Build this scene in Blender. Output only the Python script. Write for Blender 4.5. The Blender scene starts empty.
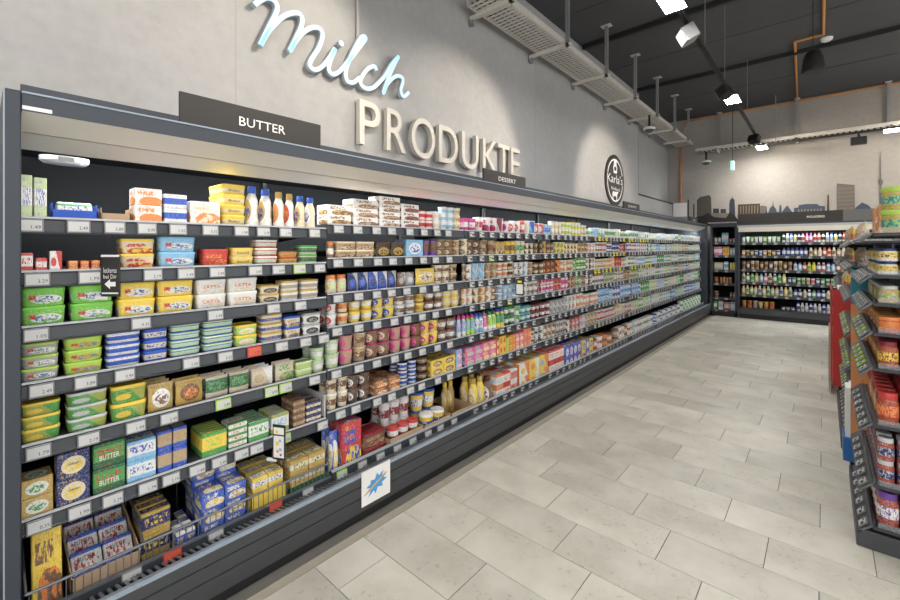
import bpy, bmesh, math, random
from mathutils import Vector, Matrix
random.seed(7)
sc = bpy.context.scene
C = sc.collection

# ------------------------------------------------------------------ camera, world, exposure
cam_d = bpy.data.cameras.new('camera')
cam_d.sensor_width = 36.0; cam_d.lens = 16.8; cam_d.shift_y = -0.0583
cam_d.clip_start = 0.02; cam_d.clip_end = 100
cam = bpy.data.objects.new('camera', cam_d); C.objects.link(cam)
cam.location = (0, 0, 1.58)
cam.rotation_euler = (math.radians(90), 0, math.radians(41.684))
sc.camera = cam
w = bpy.data.worlds.new('ambient_fill'); sc.world = w; w.use_nodes = True  # even ambient fill, added to light the room through its open sides
w.node_tree.nodes['Background'].inputs[0].default_value = (1.0, 0.99, 0.98, 1)
w.node_tree.nodes['Background'].inputs[1].default_value = 1.35
sc.view_settings.view_transform = 'Standard'; sc.view_settings.look = 'None'
sc.view_settings.gamma = 1.0; sc.view_settings.use_curve_mapping = False
sc.view_settings.exposure = 0.55
try:
    sc.cycles.use_denoising = True
    sc.cycles.max_bounces = 6; sc.cycles.sample_clamp_indirect = 4
except Exception: pass
LAMP_POWER = 104.0        # emission strength of the ceiling light panels
CASE_LED = 75.0          # emission strength of the light strips inside the cases
SPOT_W = 115.0           # track spots washing the left wall

# ------------------------------------------------------------------ materials
PAL0 = dict(white=(.80,.80,.78), cream=(.78,.68,.46), beige=(.62,.52,.38), tan=(.50,.35,.20), brown=(.22,.10,.045), dark_brown=(.09,.04,.02),
    black=(.02,.02,.022), grey=(.35,.36,.36), silver=(.55,.57,.60), red=(.62,.035,.03), dark_red=(.28,.02,.03), orange=(.85,.25,.03), yellow=(.88,.62,.02),
    gold=(.55,.36,.06), lime=(.42,.66,.05), green=(.06,.36,.07), dark_green=(.015,.13,.05), mint=(.45,.68,.50), teal=(.02,.30,.36), turquoise=(.10,.55,.55),
    light_blue=(.22,.52,.80), blue=(.02,.10,.55), navy=(.015,.03,.16), purple=(.18,.06,.40), pink=(.80,.10,.36), magenta=(.60,.02,.25), olive=(.38,.42,.06), kraft=(.48,.32,.18),
    pale_green=(.55,.68,.36), tomato=(.40,.06,.02), bright_green=(.17,.58,.04))
PAL = {k: tuple(.90*x + .10*(.3*c[0] + .6*c[1] + .1*c[2]) for x in c) for k, c in PAL0.items()}
def nodes_of(name):
    m = bpy.data.materials.new(name); m.use_nodes = True
    nt = m.node_tree; b = nt.nodes['Principled BSDF']
    return m, nt, b
def simple(name, col, rough=.5, metal=0, emit=None, es=0, bump=0, bscale=60, var=0, vscale=3):
    m, nt, b = nodes_of(name)
    b.inputs['Base Color'].default_value = (*col, 1); b.inputs['Roughness'].default_value = rough; b.inputs['Metallic'].default_value = metal
    if emit: b.inputs['Emission Color'].default_value = (*emit, 1); b.inputs['Emission Strength'].default_value = es
    tc = nt.nodes.new('ShaderNodeTexCoord')
    nz = nt.nodes.new('ShaderNodeTexNoise'); nz.inputs['Scale'].default_value = vscale; nz.inputs['Detail'].default_value = 6
    nt.links.new(tc.outputs['Object'], nz.inputs['Vector'])
    v = var or .04
    mr = nt.nodes.new('ShaderNodeMapRange'); mr.inputs[3].default_value = 1 - v; mr.inputs[4].default_value = 1 + v
    nt.links.new(nz.outputs['Fac'], mr.inputs[0])
    mx = nt.nodes.new('ShaderNodeMix'); mx.data_type = 'RGBA'; mx.blend_type = 'MULTIPLY'; mx.inputs[0].default_value = 1
    mx.inputs[6].default_value = (*col, 1); nt.links.new(mr.outputs[0], mx.inputs[7]); nt.links.new(mx.outputs[2], b.inputs['Base Color'])
    if bump:
        n2 = nt.nodes.new('ShaderNodeTexNoise'); n2.inputs['Scale'].default_value = bscale; n2.inputs['Detail'].default_value = 4
        nt.links.new(tc.outputs['Object'], n2.inputs['Vector'])
        bp = nt.nodes.new('ShaderNodeBump'); bp.inputs['Strength'].default_value = bump; bp.inputs['Distance'].default_value = .01
        nt.links.new(n2.outputs['Fac'], bp.inputs['Height']); nt.links.new(bp.outputs[0], b.inputs['Normal'])
    return m
def math_n(nt, op, a, b=None, c=None):
    n = nt.nodes.new('ShaderNodeMath'); n.operation = op
    for i, v in enumerate((a, b, c)):
        if v is None: continue
        if isinstance(v, (int, float)): n.inputs[i].default_value = v
        else: nt.links.new(v, n.inputs[i])
    return n.outputs[0]
def mix_n(nt, f, a, b):
    n = nt.nodes.new('ShaderNodeMix'); n.data_type = 'RGBA'
    nt.links.new(f, n.inputs[0])
    for i, v in ((6, a), (7, b)):
        if isinstance(v, tuple): n.inputs[i].default_value = (*v, 1)
        else: nt.links.new(v, n.inputs[i])
    return n.outputs[2]
def print_mat(style, stuff):
    """printed packaging: three ink colours come from the object (or, on joined stuff, from mesh attributes)"""
    m, nt, b = nodes_of('packaging_%s%s' % (style, '_far' if stuff else ''))
    cs = []
    for k in ('c1', 'c2', 'c3'):
        a = nt.nodes.new('ShaderNodeAttribute'); a.attribute_type = 'GEOMETRY' if stuff else 'OBJECT'; a.attribute_name = k
        cs.append(a.outputs['Color'])
    c1, c2, c3 = cs
    uv = nt.nodes.new('ShaderNodeUVMap'); uv.uv_map = 'UVMap'
    sp = nt.nodes.new('ShaderNodeSeparateXYZ'); nt.links.new(uv.outputs[0], sp.inputs[0])
    u = math_n(nt, 'FRACT', sp.outputs[0]); v = sp.outputs[1]
    def noise(sx, sy, det=2):
        cb = nt.nodes.new('ShaderNodeCombineXYZ')
        nt.links.new(math_n(nt, 'MULTIPLY', u, sx), cb.inputs[0]); nt.links.new(math_n(nt, 'MULTIPLY', v, sy), cb.inputs[1])
        if not stuff:
            oi = nt.nodes.new('ShaderNodeObjectInfo'); nt.links.new(math_n(nt, 'MULTIPLY', oi.outputs['Random'], 20.0), cb.inputs[2])
        n = nt.nodes.new('ShaderNodeTexNoise'); n.inputs['Scale'].default_value = 1; n.inputs['Detail'].default_value = det
        nt.links.new(cb.outputs[0], n.inputs['Vector']); return n.outputs['Fac']
    def inside(val, lo, hi):
        return math_n(nt, 'MULTIPLY', math_n(nt, 'GREATER_THAN', val, lo), math_n(nt, 'LESS_THAN', val, hi))
    def AND(a, c): return math_n(nt, 'MULTIPLY', a, c)
    def ell(cu, cv, ru, rv):
        a = math_n(nt, 'POWER', math_n(nt, 'ABSOLUTE', math_n(nt, 'MULTIPLY', math_n(nt, 'SUBTRACT', u, cu), 1/ru)), 2)
        c = math_n(nt, 'POWER', math_n(nt, 'ABSOLUTE', math_n(nt, 'MULTIPLY', math_n(nt, 'SUBTRACT', v, cv), 1/rv)), 2)
        return math_n(nt, 'LESS_THAN', math_n(nt, 'ADD', a, c), 1)
    # small rows of marks, like lettering seen from afar
    marks = AND(math_n(nt, 'GREATER_THAN', noise(34, 3), .54), AND(inside(u, .12, .62), inside(math_n(nt, 'FRACT', math_n(nt, 'MULTIPLY', v, 5)), .25, .7)))
    if style == 'plain':
        col = c3
    elif style == 'band':
        bandm = inside(v, .30, .72)
        col = mix_n(nt, bandm, c1, c2)
        col = mix_n(nt, AND(bandm, AND(inside(u, .16, .84), math_n(nt, 'GREATER_THAN', noise(16, 7), .55))), col, c3)
    elif style == 'oval':
        o = ell(.5, .48, .36, .34)
        col = mix_n(nt, o, c1, c2)
        col = mix_n(nt, AND(ell(.5, .44, .28, .2), math_n(nt, 'GREATER_THAN', noise(9, 8), .5)), col, c3)
    elif style == 'picture':
        low = math_n(nt, 'LESS_THAN', v, .5)
        pic = mix_n(nt, math_n(nt, 'GREATER_THAN', noise(6, 5, 4), .5), c2, c3)
        col = mix_n(nt, AND(low, ell(.6, .22, .42, .3)), c1, pic)
        col = mix_n(nt, AND(inside(v, .58, .84), AND(inside(u, .12, .72), math_n(nt, 'GREATER_THAN', noise(15, 6), .47))), col, c2)
    elif style == 'split':
        col = mix_n(nt, math_n(nt, 'GREATER_THAN', math_n(nt, 'ADD', u, math_n(nt, 'MULTIPLY', v, .35)), .85), c1, c2)
        col = mix_n(nt, ell(.33, .45, .22, .22), col, c3)
    elif style == 'brand':
        col = mix_n(nt, ell(.56, .46, .36, .30), c1, c2)
        col = mix_n(nt, AND(ell(.56, .46, .30, .22), math_n(nt, 'GREATER_THAN', noise(14, 7), .53)), col, (.05, .16, .50))
        col = mix_n(nt, AND(ell(.62, .24, .30, .16), math_n(nt, 'GREATER_THAN', noise(9, 5), .55)), col, c3)
        col = mix_n(nt, AND(inside(u, .16, .32), inside(v, .44, .74)), col, (.62, .03, .03))
    elif style == 'stripe':
        col = mix_n(nt, math_n(nt, 'LESS_THAN', v, .28), c1, c2)
        col = mix_n(nt, math_n(nt, 'GREATER_THAN', v, .86), col, c2)
        col = mix_n(nt, AND(inside(v, .4, .75), AND(inside(u, .1, .9), math_n(nt, 'GREATER_THAN', noise(12, 5), .54))), col, c3)
    if style not in ('plain',):
        col = mix_n(nt, math_n(nt, 'MULTIPLY', marks, .55), col, c3)
    if style != 'plain':     # fine print and picture grain
        col = mix_n(nt, math_n(nt, 'MULTIPLY', math_n(nt, 'GREATER_THAN', noise(19, 15, 4), .58), .25), col, c2)
        col = mix_n(nt, math_n(nt, 'MULTIPLY', math_n(nt, 'GREATER_THAN', noise(15, 21, 4), .61), .28), col, (.80, .78, .72))
        col = mix_n(nt, math_n(nt, 'MULTIPLY', math_n(nt, 'GREATER_THAN', noise(25, 13, 4), .61), .32), col, (.05, .04, .035))
    nt.links.new(col, b.inputs['Base Color'])
    b.inputs['Roughness'].default_value = .38
    return m
STYLES = ('plain', 'band', 'oval', 'picture', 'split', 'stripe', 'brand')
PM = {(s, f): print_mat(s, f) for s in STYLES for f in (False, True)}

slate = simple('slate_paint', (.036, .045, .060), .42)
slate_d = simple('slate_paint_dark', (.035, .04, .048), .5)
slate_l = simple('slate_trim', (.30, .36, .43), .35)
base_g = simple('case_base_grey', (.048, .052, .058), .45)
black = simple('black_plastic', (.012, .012, .013), .5)
dark_in = simple('case_interior', (.006, .0065, .0075), .85)
canopy_w = simple('canopy_cream', (.66, .63, .56), .5)
rail_g = simple('price_rail', (.045, .052, .062), .4)
rail_top = simple('rail_edge', (.42, .44, .47), .35)
galv = simple('galvanised_steel', (.66, .63, .57), .45, .15, var=.15, vscale=12)
galv_d = simple('galvanised_strut', (.33, .33, .33), .42, .5, var=.15, vscale=12)
white_p = simple('white_plastic', (.82, .82, .81), .4)
paper = simple('white_paper', (.84, .84, .82), .6)
ink = simple('dark_ink', (.03, .03, .035), .6)
ink_w = simple('white_ink', (.86, .86, .85), .6)
board_k = simple('cardboard', (.46, .31, .18), .8, var=.12, vscale=14)
board_b = simple('sign_black', (.022, .020, .019), .55)
led_back = simple('back_case_light', (1, 1, 1), .5, emit=(.90, .95, 1), es=CASE_LED * .42)
led = simple('case_light', (1, 1, 1), .5, emit=(.90, .95, 1), es=CASE_LED)
lamp_e = simple('lamp_panel', (1, 1, 1), .5, emit=(1, .97, .93), es=LAMP_POWER)
grille_m = simple('grille_bar', (.16, .17, .185), .4)
lamp_bar = simple('bar_lamp', (1, 1, 1), .5, emit=(1, .95, .88), es=9)
wire = simple('wire_steel', (.20, .22, .25), .35, .6)
glass_c = simple('clear_guard', (.75, .78, .80), .12)
glass_c.node_tree.nodes['Principled BSDF'].inputs['Alpha'].default_value = .14

def concrete(name, base, pores=True, warm=0):
    m, nt, b = nodes_of(name)
    tc = nt.nodes.new('ShaderNodeTexCoord')
    n1 = nt.nodes.new('ShaderNodeTexNoise'); n1.inputs['Scale'].default_value = .8; n1.inputs['Detail'].default_value = 8; n1.inputs['Roughness'].default_value = .6
    nt.links.new(tc.outputs['Object'], n1.inputs['Vector'])
    n2 = nt.nodes.new('ShaderNodeTexNoise'); n2.inputs['Scale'].default_value = 14; n2.inputs['Detail'].default_value = 8
    nt.links.new(tc.outputs['Object'], n2.inputs['Vector'])
    f = math_n(nt, 'ADD', math_n(nt, 'MULTIPLY', n1.outputs['Fac'], .6), math_n(nt, 'MULTIPLY', n2.outputs['Fac'], .4))
    mr = nt.nodes.new('ShaderNodeMapRange'); mr.inputs[1].default_value = .3; mr.inputs[2].default_value = .7; mr.inputs[3].default_value = .86; mr.inputs[4].default_value = 1.1
    nt.links.new(f, mr.inputs[0])
    mx = nt.nodes.new('ShaderNodeMix'); mx.data_type = 'RGBA'; mx.blend_type = 'MULTIPLY'; mx.inputs[0].default_value = 1
    mx.inputs[6].default_value = (*base, 1); nt.links.new(mr.outputs[0], mx.inputs[7]); col = mx.outputs[2]
    if pores:
        vo = nt.nodes.new('ShaderNodeTexVoronoi'); vo.inputs['Scale'].default_value = 7
        nt.links.new(tc.outputs['Object'], vo.inputs['Vector'])
        sp = nt.nodes.new('ShaderNodeSeparateColor'); nt.links.new(vo.outputs['Color'], sp.inputs[0])
        rad = math_n(nt, 'MULTIPLY', math_n(nt, 'MAXIMUM', math_n(nt, 'SUBTRACT', sp.outputs[0], .55), 0), .16)
        d = math_n(nt, 'LESS_THAN', vo.outputs['Distance'], rad)
        col = mix_n(nt, math_n(nt, 'MULTIPLY', d, .6), col, tuple(x * .3 for x in base))
    nt.links.new(col, b.inputs['Base Color']); b.inputs['Roughness'].default_value = .82
    bp = nt.nodes.new('ShaderNodeBump'); bp.inputs['Strength'].default_value = .12; bp.inputs['Distance'].default_value = .01
    nt.links.new(n2.outputs['Fac'], bp.inputs['Height']); nt.links.new(bp.outputs[0], b.inputs['Normal'])
    return m
wall_m = concrete('concrete_wall', (.385, .385, .385))
wall_b = concrete('concrete_back', (.37, .345, .315), False)
strip_m = concrete('screed_strip', (.42, .38, .30), False)
ceil_m = simple('ceiling_dark', (.085, .085, .092), .8, var=.15, vscale=2)

def tile_mat():
    m, nt, b = nodes_of('floor_tile_stone')
    tc = nt.nodes.new('ShaderNodeTexCoord'); oi = nt.nodes.new('ShaderNodeObjectInfo')
    geo = nt.nodes.new('ShaderNodeNewGeometry')
    off = nt.nodes.new('ShaderNodeVectorMath'); off.operation = 'ADD'
    cb = nt.nodes.new('ShaderNodeCombineXYZ'); nt.links.new(math_n(nt, 'MULTIPLY', oi.outputs['Random'], 40.0), cb.inputs[2])
    nt.links.new(geo.outputs['Position'], off.inputs[0]); nt.links.new(cb.outputs[0], off.inputs[1])
    def nz(s, d, r=.55):
        n = nt.nodes.new('ShaderNodeTexNoise'); n.inputs['Scale'].default_value = s; n.inputs['Detail'].default_value = d; n.inputs['Roughness'].default_value = r
        nt.links.new(off.outputs[0], n.inputs['Vector']); return n.outputs['Fac']
    a = nz(3.2, 6); fine = nz(38, 6, .7)
    mr = nt.nodes.new('ShaderNodeMapRange'); mr.inputs[1].default_value = .33; mr.inputs[2].default_value = .67
    nt.links.new(a, mr.inputs[0])
    col = mix_n(nt, mr.outputs[0], (.57, .54, .46), (.74, .71, .625))
    sp = math_n(nt, 'MULTIPLY', math_n(nt, 'GREATER_THAN', fine, .60), math_n(nt, 'LESS_THAN', a, .50))
    col = mix_n(nt, math_n(nt, 'MULTIPLY', sp, .38), col, (.30, .275, .225))
    tint = nt.nodes.new('ShaderNodeMapRange'); tint.inputs[3].default_value = .90; tint.inputs[4].default_value = 1.07
    nt.links.new(oi.outputs['Random'], tint.inputs[0])
    mx = nt.nodes.new('ShaderNodeMix'); mx.data_type = 'RGBA'; mx.blend_type = 'MULTIPLY'; mx.inputs[0].default_value = 1
    nt.links.new(col, mx.inputs[6]); nt.links.new(tint.outputs[0], mx.inputs[7])
    nt.links.new(mx.outputs[2], b.inputs['Base Color'])
    b.inputs['Roughness'].default_value = .42
    bp = nt.nodes.new('ShaderNodeBump'); bp.inputs['Strength'].default_value = .08; bp.inputs['Distance'].default_value = .004
    nt.links.new(fine, bp.inputs['Height']); nt.links.new(bp.outputs[0], b.inputs['Normal'])
    return m
tile_m = tile_mat()
grout_m = simple('grout', (.17, .155, .125), .9)

# ------------------------------------------------------------------ mesh helpers
class G:
    """collects polygons: verts, faces, material index, uv per corner"""
    def __init__(s): s.v = []; s.f = []; s.m = []; s.uv = []
    def face(s, idx, m=0, uv=None):
        s.f.append(list(idx)); s.m.append(m); s.uv.append(uv)
    def box(s, x0, x1, y0, y1, z0, z1, m=0, bev=0):
        if bev:
            return s.bbox(x0, x1, y0, y1, z0, z1, m, bev)
        k = len(s.v)
        s.v += [(x0,y0,z0),(x1,y0,z0),(x1,y1,z0),(x0,y1,z0),(x0,y0,z1),(x1,y0,z1),(x1,y1,z1),(x0,y1,z1)]
        for q in ((0,3,2,1),(4,5,6,7),(0,1,5,4),(1,2,6,5),(2,3,7,6),(3,0,4,7)): s.face([k+i for i in q], m)
        return s
    def bbox(s, x0, x1, y0, y1, z0, z1, m, b):
        """box with chamfered vertical and top/bottom edges"""
        def ring(z, e):
            return [(x0+e,y0+b,z),(x0+b,y0+e,z),(x1-b,y0+e,z),(x1-e,y0+b,z),(x1-e,y1-b,z),(x1-b,y1-e,z),(x0+b,y1-e,z),(x0+e,y1-b,z)]
        s.rings([ring(z0, b*.8), ring(z0+b, 0), ring(z1-b, 0), ring(z1, b*.8)], [m]*3, m, m); return s
    def rings(s, rs, mats, cap0=0, cap1=0, usteps=None, vs=None):
        k = len(s.v); n = len(rs[0])
        for r in rs: s.v += [tuple(p) for p in r]
        for i in range(len(rs) - 1):
            for j in range(n):
                j2 = (j + 1) % n
                uv = None
                if usteps:
                    a, c = j * usteps / n, (j + 1) * usteps / n
                    uv = [(a, vs[i]), (c, vs[i]), (c, vs[i+1]), (a, vs[i+1])]
                s.face([k+i*n+j, k+i*n+j2, k+(i+1)*n+j2, k+(i+1)*n+j], mats[i], uv)
        if cap0 is not None: s.face([k + j for j in range(n)][::-1], cap0)
        if cap1 is not None: s.face([k + (len(rs)-1)*n + j for j in range(n)], cap1)
    def lathe(s, prof, n, mats, cap0=0, cap1=0, usteps=2, c=(0,0)):
        z0, z1 = prof[0][1], prof[-1][1]; 
        rs = [[(c[0]+r*math.cos(2*math.pi*j/n), c[1]+r*math.sin(2*math.pi*j/n), z) for j in range(n)] for r, z in prof]
        s.rings(rs, mats, cap0, cap1, usteps, [(z - z0)/max(1e-6, z1 - z0) for r, z in prof])
    def tube(s, pts, r, n=6, m=0, closed=False):
        pts = [Vector(p) for p in pts]; rs = []
        for i, p in enumerate(pts):
            t = (pts[min(i+1, len(pts)-1)] - pts[max(i-1, 0)]).normalized()
            a = Vector((0,0,1)) if abs(t.z) < .9 else Vector((1,0,0))
            u = t.cross(a).normalized(); v = t.cross(u)
            rs.append([p + u*r*math.cos(2*math.pi*j/n) + v*r*math.sin(2*math.pi*j/n) for j in range(n)])
        s.rings(rs, [m]*(len(rs)-1), m, m); return s
    def prism(s, prof, y0, y1, m=0, mats=None):
        """(x, z) profile swept along y"""
        k = len(s.v); n = len(prof)
        s.v += [(x, y0, z) for x, z in prof] + [(x, y1, z) for x, z in prof]
        for j in range(n):
            s.face([k+j, k+(j+1) % n, k+n+(j+1) % n, k+n+j], mats[j] if mats else m)
        s.face([k+j for j in range(n)][::-1], m); s.face([k+n+j for j in range(n)], m); return s
    def mesh(s, name, mats, uv=False, smooth=False, fix=True):
        me = bpy.data.meshes.new(name); me.from_pydata(s.v, [], s.f)
        for m in mats: me.materials.append(m)
        me.polygons.foreach_set('material_index', s.m)
        if uv: s.write_uv(me)
        if fix:
            bm = bmesh.new(); bm.from_mesh(me); bmesh.ops.recalc_face_normals(bm, faces=bm.faces[:]); bm.to_mesh(me); bm.free()
        if smooth:
            me.polygons.foreach_set('use_smooth', [True]*len(me.polygons)); me.set_sharp_from_angle(angle=math.radians(38))
        me.update(); return me
    def bounds(s):
        return [(min(p[i] for p in s.v), max(p[i] for p in s.v)) for i in range(3)]
    def face_uv(s):
        (ax, bx), (ay, by), (az, bz) = s.bounds(); out = []
        for f, uv in zip(s.f, s.uv):
            if uv: out.append(uv); continue
            p = [Vector(s.v[i]) for i in f]
            n = Vector((0,0,0))
            for i in range(len(p)): n += (p[i]-p[0]).cross(p[(i+1) % len(p)]-p[0])
            n = (abs(n.x), abs(n.y), abs(n.z)); 
            U = lambda q, k, lo, hi: (q[k]-lo)/max(1e-6, hi-lo)
            if n[0] >= n[1] and n[0] >= n[2]: out.append([(U(q,1,ay,by), U(q,2,az,bz)) for q in p])
            elif n[1] >= n[2]: out.append([(U(q,0,ax,bx), U(q,2,az,bz)) for q in p])
            else: out.append([(U(q,1,ay,by), 1-U(q,0,ax,bx)) for q in p])
        return out
    def write_uv(s, me):
        lay = me.uv_layers.new(name='UVMap'); flat = []
        for uv in s.face_uv():
            for a in uv: flat += [a[0], a[1]]
        lay.data.foreach_set('uv', flat)
def obj(name, me, parent=None, loc=None, rotz=0, kind=None):
    o = bpy.data.objects.new(name, me); C.objects.link(o)
    if parent: o.parent = parent
    if loc is not None: o.location = loc
    if rotz: o.rotation_euler = (0, 0, rotz)
    if kind: o['kind'] = kind
    return o
def tag(o, label, cat, group=None, kind=None):
    o['label'] = label; o['category'] = cat
    if group: o['group'] = group
    if kind: o['kind'] = kind
    return o
def thing(name, label, cat, loc=(0,0,0), group=None, rotz=0):
    o = bpy.data.objects.new(name, None); C.objects.link(o); o.location = loc; o.rotation_euler = (0,0,rotz)
    o.empty_display_size = .1
    return tag(o, label, cat, group)
def struct(name, me, **k):
    o = obj(name, me, **k); o['kind'] = 'structure'; return o
def gbox(name, x0, x1, y0, y1, z0, z1, mat, parent=None, bev=0, kind=None):
    cx, cy = (x0+x1)/2, (y0+y1)/2
    g = G().box(x0-cx, x1-cx, y0-cy, y1-cy, 0, z1-z0, 0, bev)
    return obj(name, g.mesh(name, [mat]), parent, (cx, cy, z0), kind=kind)

# lettering: every text mesh is made once, before the scene fills up
TEXTS = {}
def make_text(s):
    cu = bpy.data.curves.new('lettering', 'FONT'); cu.body = s; cu.resolution_u = 6 if len(s) == 1 else 2
    o = bpy.data.objects.new('lettering_tmp', cu); C.objects.link(o)
    dg = bpy.context.evaluated_depsgraph_get(); dg.update()
    me = bpy.data.meshes.new_from_object(o.evaluated_get(dg))
    v = [tuple(x.co) for x in me.vertices]; f = [list(p.vertices) for p in me.polygons]
    bpy.data.objects.remove(o); bpy.data.curves.remove(cu); bpy.data.meshes.remove(me)
    xs = [p[0] for p in v]; ys = [p[1] for p in v]; x0, x1, y0, y1 = min(xs), max(xs), min(ys), max(ys)
    v = [((p[0]-x0)/(x1-x0), (p[1]-y0)/(y1-y0)) for p in v]
    TEXTS[s] = (v, f, (x1-x0)/(y1-y0))
PRICES = ['1.49', '3.29', '1.05', '2.49', '1.79', '0.35', '3.89', '2.19', '1.99', '0.99']
for s_ in ['BUTTER', 'DESSERT', 'JOGHURT', 'MOLKEREI', 'KÄSE', 'LÄTTA', 'becel', 'Butter', 'OREO', 'leckeres', 'bei Dir', "Karla's", 'Holland', 'Landbutter', 'Rama', 'CAFÉ', 'fritt'] + PRICES + list('PRODUKTE'):
    if s_ not in TEXTS: make_text(s_)
TMESH = {}
def text(name, s, parent, loc, wid, hei, mat, depth=.001, face='+x'):
    """lettering lying on a face: '+x' reads along +y, '-y' reads along +x, '-x' reads along -y"""
    key = (s, round(wid, 4), round(hei, 4), depth, face, mat.name)
    if key not in TMESH:
        v, f, asp = TEXTS[s]; g = G(); n = len(v)
        def P(a, b, d):
            if face == '+x': return (d, (a-.5)*wid, (b-.5)*hei)
            if face == '-y': return ((a-.5)*wid, -d, (b-.5)*hei)
            return (-d, -(a-.5)*wid, (b-.5)*hei)
        g.v = [P(a, b, depth) for a, b in v]
        for q in f: g.face(q)
        if depth > .004:
            g.v += [P(a, b, 0) for a, b in v]
            ec = {}
            for q in f:
                for i in range(len(q)):
                    e = (q[i], q[(i+1) % len(q)]); ec[frozenset(e)] = ec.get(frozenset(e), 0) + 1
            for q in f:
                for i in range(len(q)):
                    a, b = q[i], q[(i+1) % len(q)]
                    if ec[frozenset((a, b))] == 1: g.face([a, a+n, b+n, b])
        TMESH[key] = g.mesh(name, [mat], fix=depth > .004)
    return obj(name, TMESH[key], parent, loc)
# ------------------------------------------------------------------ the setting
WX, BY, CZ = -3.04, 12.42, 4.95
fl = G().box(-3.6, 9, -7, 13, -.25, -.004)
floor = struct('floor', fl.mesh('floor', [grout_m]))
gbox('screed_border', -1.935, -1.882, -1.0, 11.32, -.004, .0005, strip_m, floor)
gbox('dark_floor_strip', -2.02, -1.937, -1.0, 11.32, -.004, .004, concrete('dark_strip_grey', (.16, .15, .135), False), floor)  # darker grey strip of floor along the kick plate
TP, TL = .2931, .622
tcache = {}
def tile_geo(wd):
    wd = round(wd, 3)
    if wd not in tcache:
        tcache[wd] = G().box(-wd/2+.0018, wd/2-.0018, -TP/2+.0018, TP/2-.0018, -.004, .0005, 0, .0012).mesh('floor_tile', [tile_m])
    return tcache[wd]
far = G()
for r in range(-27, 37):
    y0 = 1.692 + r * TP
    if y0 > 12.2: continue
    off = (-.846 + .4146 * r) % TL
    k = math.floor((-1.88 - off) / TL); x = off + k * TL
    while x < 8.9:
        a, b = max(x, -1.88), min(x + TL, 8.9)
        if b - a > .03:
            if y0 > -1.0 and a < 1.35 and y0 < 11.3:
                obj('floor_tile', tile_geo(b - a), floor, ((a+b)/2, y0 + TP/2, 0))
            else:
                far.box(a+.002, b-.002, y0+.002, y0+TP-.002, -.004, .0005)
        x += TL
fs = obj('floor_tile', far.mesh('floor_tile', [tile_m]), floor, kind='stuff')

# left wall: thick lower part, an upper recess at the far end
g = G()
struct('wall_left', g.box(-3.6, WX, -5.0, 9.62, -.2, CZ + .2).mesh('wall_left', [wall_m]))
g = G().box(-3.6, WX, 9.62, BY, -.2, 2.76); g.box(-3.6, WX - .12, 9.62, BY, 2.76, CZ + .2)
struct('wall_left', g.mesh('wall_left', [wall_m]))
struct('wall_back', G().box(-3.6, 9, BY, BY + .3, -.2, CZ + .2).mesh('wall_back', [wall_b]))
struct('ceiling', G().box(-3.6, 9, -7, BY, CZ, CZ + .2).mesh('ceiling', [ceil_m]))
struct('trim_1', G().box(WX - .12, WX + .012, 9.60, 9.63, 2.76, CZ).mesh('trim_1', [wall_m]))
struct('trim_2', G().box(WX - .12, WX + .012, 9.62, BY, 2.735, 2.765).mesh('trim_2', [slate_d]))
# steel carriers and joints across the ceiling
for k, y in enumerate((2.2, 4.65, 6.7, 9.3)):
    tag(gbox('ceiling_rail', -3.0, 8.8, y - .03, y + .03, CZ - .075, CZ - .001, black),
        'black steel rail across the dark ceiling, %s from the back wall' % ('fourth', 'third', 'second', 'nearest')[k], 'rail', 'black ceiling rails')
for k, y in enumerate((5.7, 8.0, 10.6)):
    struct('trim_%d' % (3 + k), G().box(-3.0, 8.8, y - .006, y + .006, CZ - .006, CZ - .0005).mesh('trim', [slate_d]))

# ------------------------------------------------------------------ refrigerated wall case along the left wall
Y0, MOD = .10, 1.25
SF = -2.17                         # front of the shelves
ZS1 = [1.689, 1.491, 1.289, 1.083, .858, .587]
ZS2 = [1.717, 1.515, 1.305, 1.110, .860, .614]
DECK = .215
tag_white, tag_green, tag_yellow, tag_red = [simple('tag_frame_' + n, c, .4) for n, c in (('grey', (.20,.21,.22)), ('green', (.36,.62,.06)), ('yellow', (.85,.72,.02)), ('red', (.60,.04,.03)))]
tag_face = simple('tag_face', (.56, .57, .57), .45)
tag_red_face = simple('tag_face_red', (.62, .12, .07), .45)
def tag_mesh(fr, face):
    g = G(); g.box(0, .006, -.035, .035, -.025, .025, 0, .002); g.box(.0052, .0068, -.030, .030, -.019, .019, 1)
    return g.mesh('price_tag', [fr, face])
def tag_mesh_far(fr, face):
    g = G(); g.box(0, .006, -.032, .032, -.024, .024, 0); g.box(.0052, .0068, -.027, .027, -.018, .018, 1); g.box(.006, .0072, .002, .026, -.010, .006, 2)
    g.box(.006, .0072, -.027, -.004, .004, .010, 2)
    return g.mesh('price_tag', [fr, face, ink])
TAGS = {k: tag_mesh(f, c) for k, (f, c) in dict(w=(tag_white, tag_face), g=(tag_green, tag_face), y=(tag_yellow, tag_face), r=(tag_red, tag_red_face)).items()}
TAGSF = {k: tag_mesh_far(f, c) for k, (f, c) in dict(w=(tag_white, tag_face), g=(tag_green, tag_face), y=(tag_yellow, tag_yellow), r=(tag_red, tag_red_face)).items()}

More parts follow.
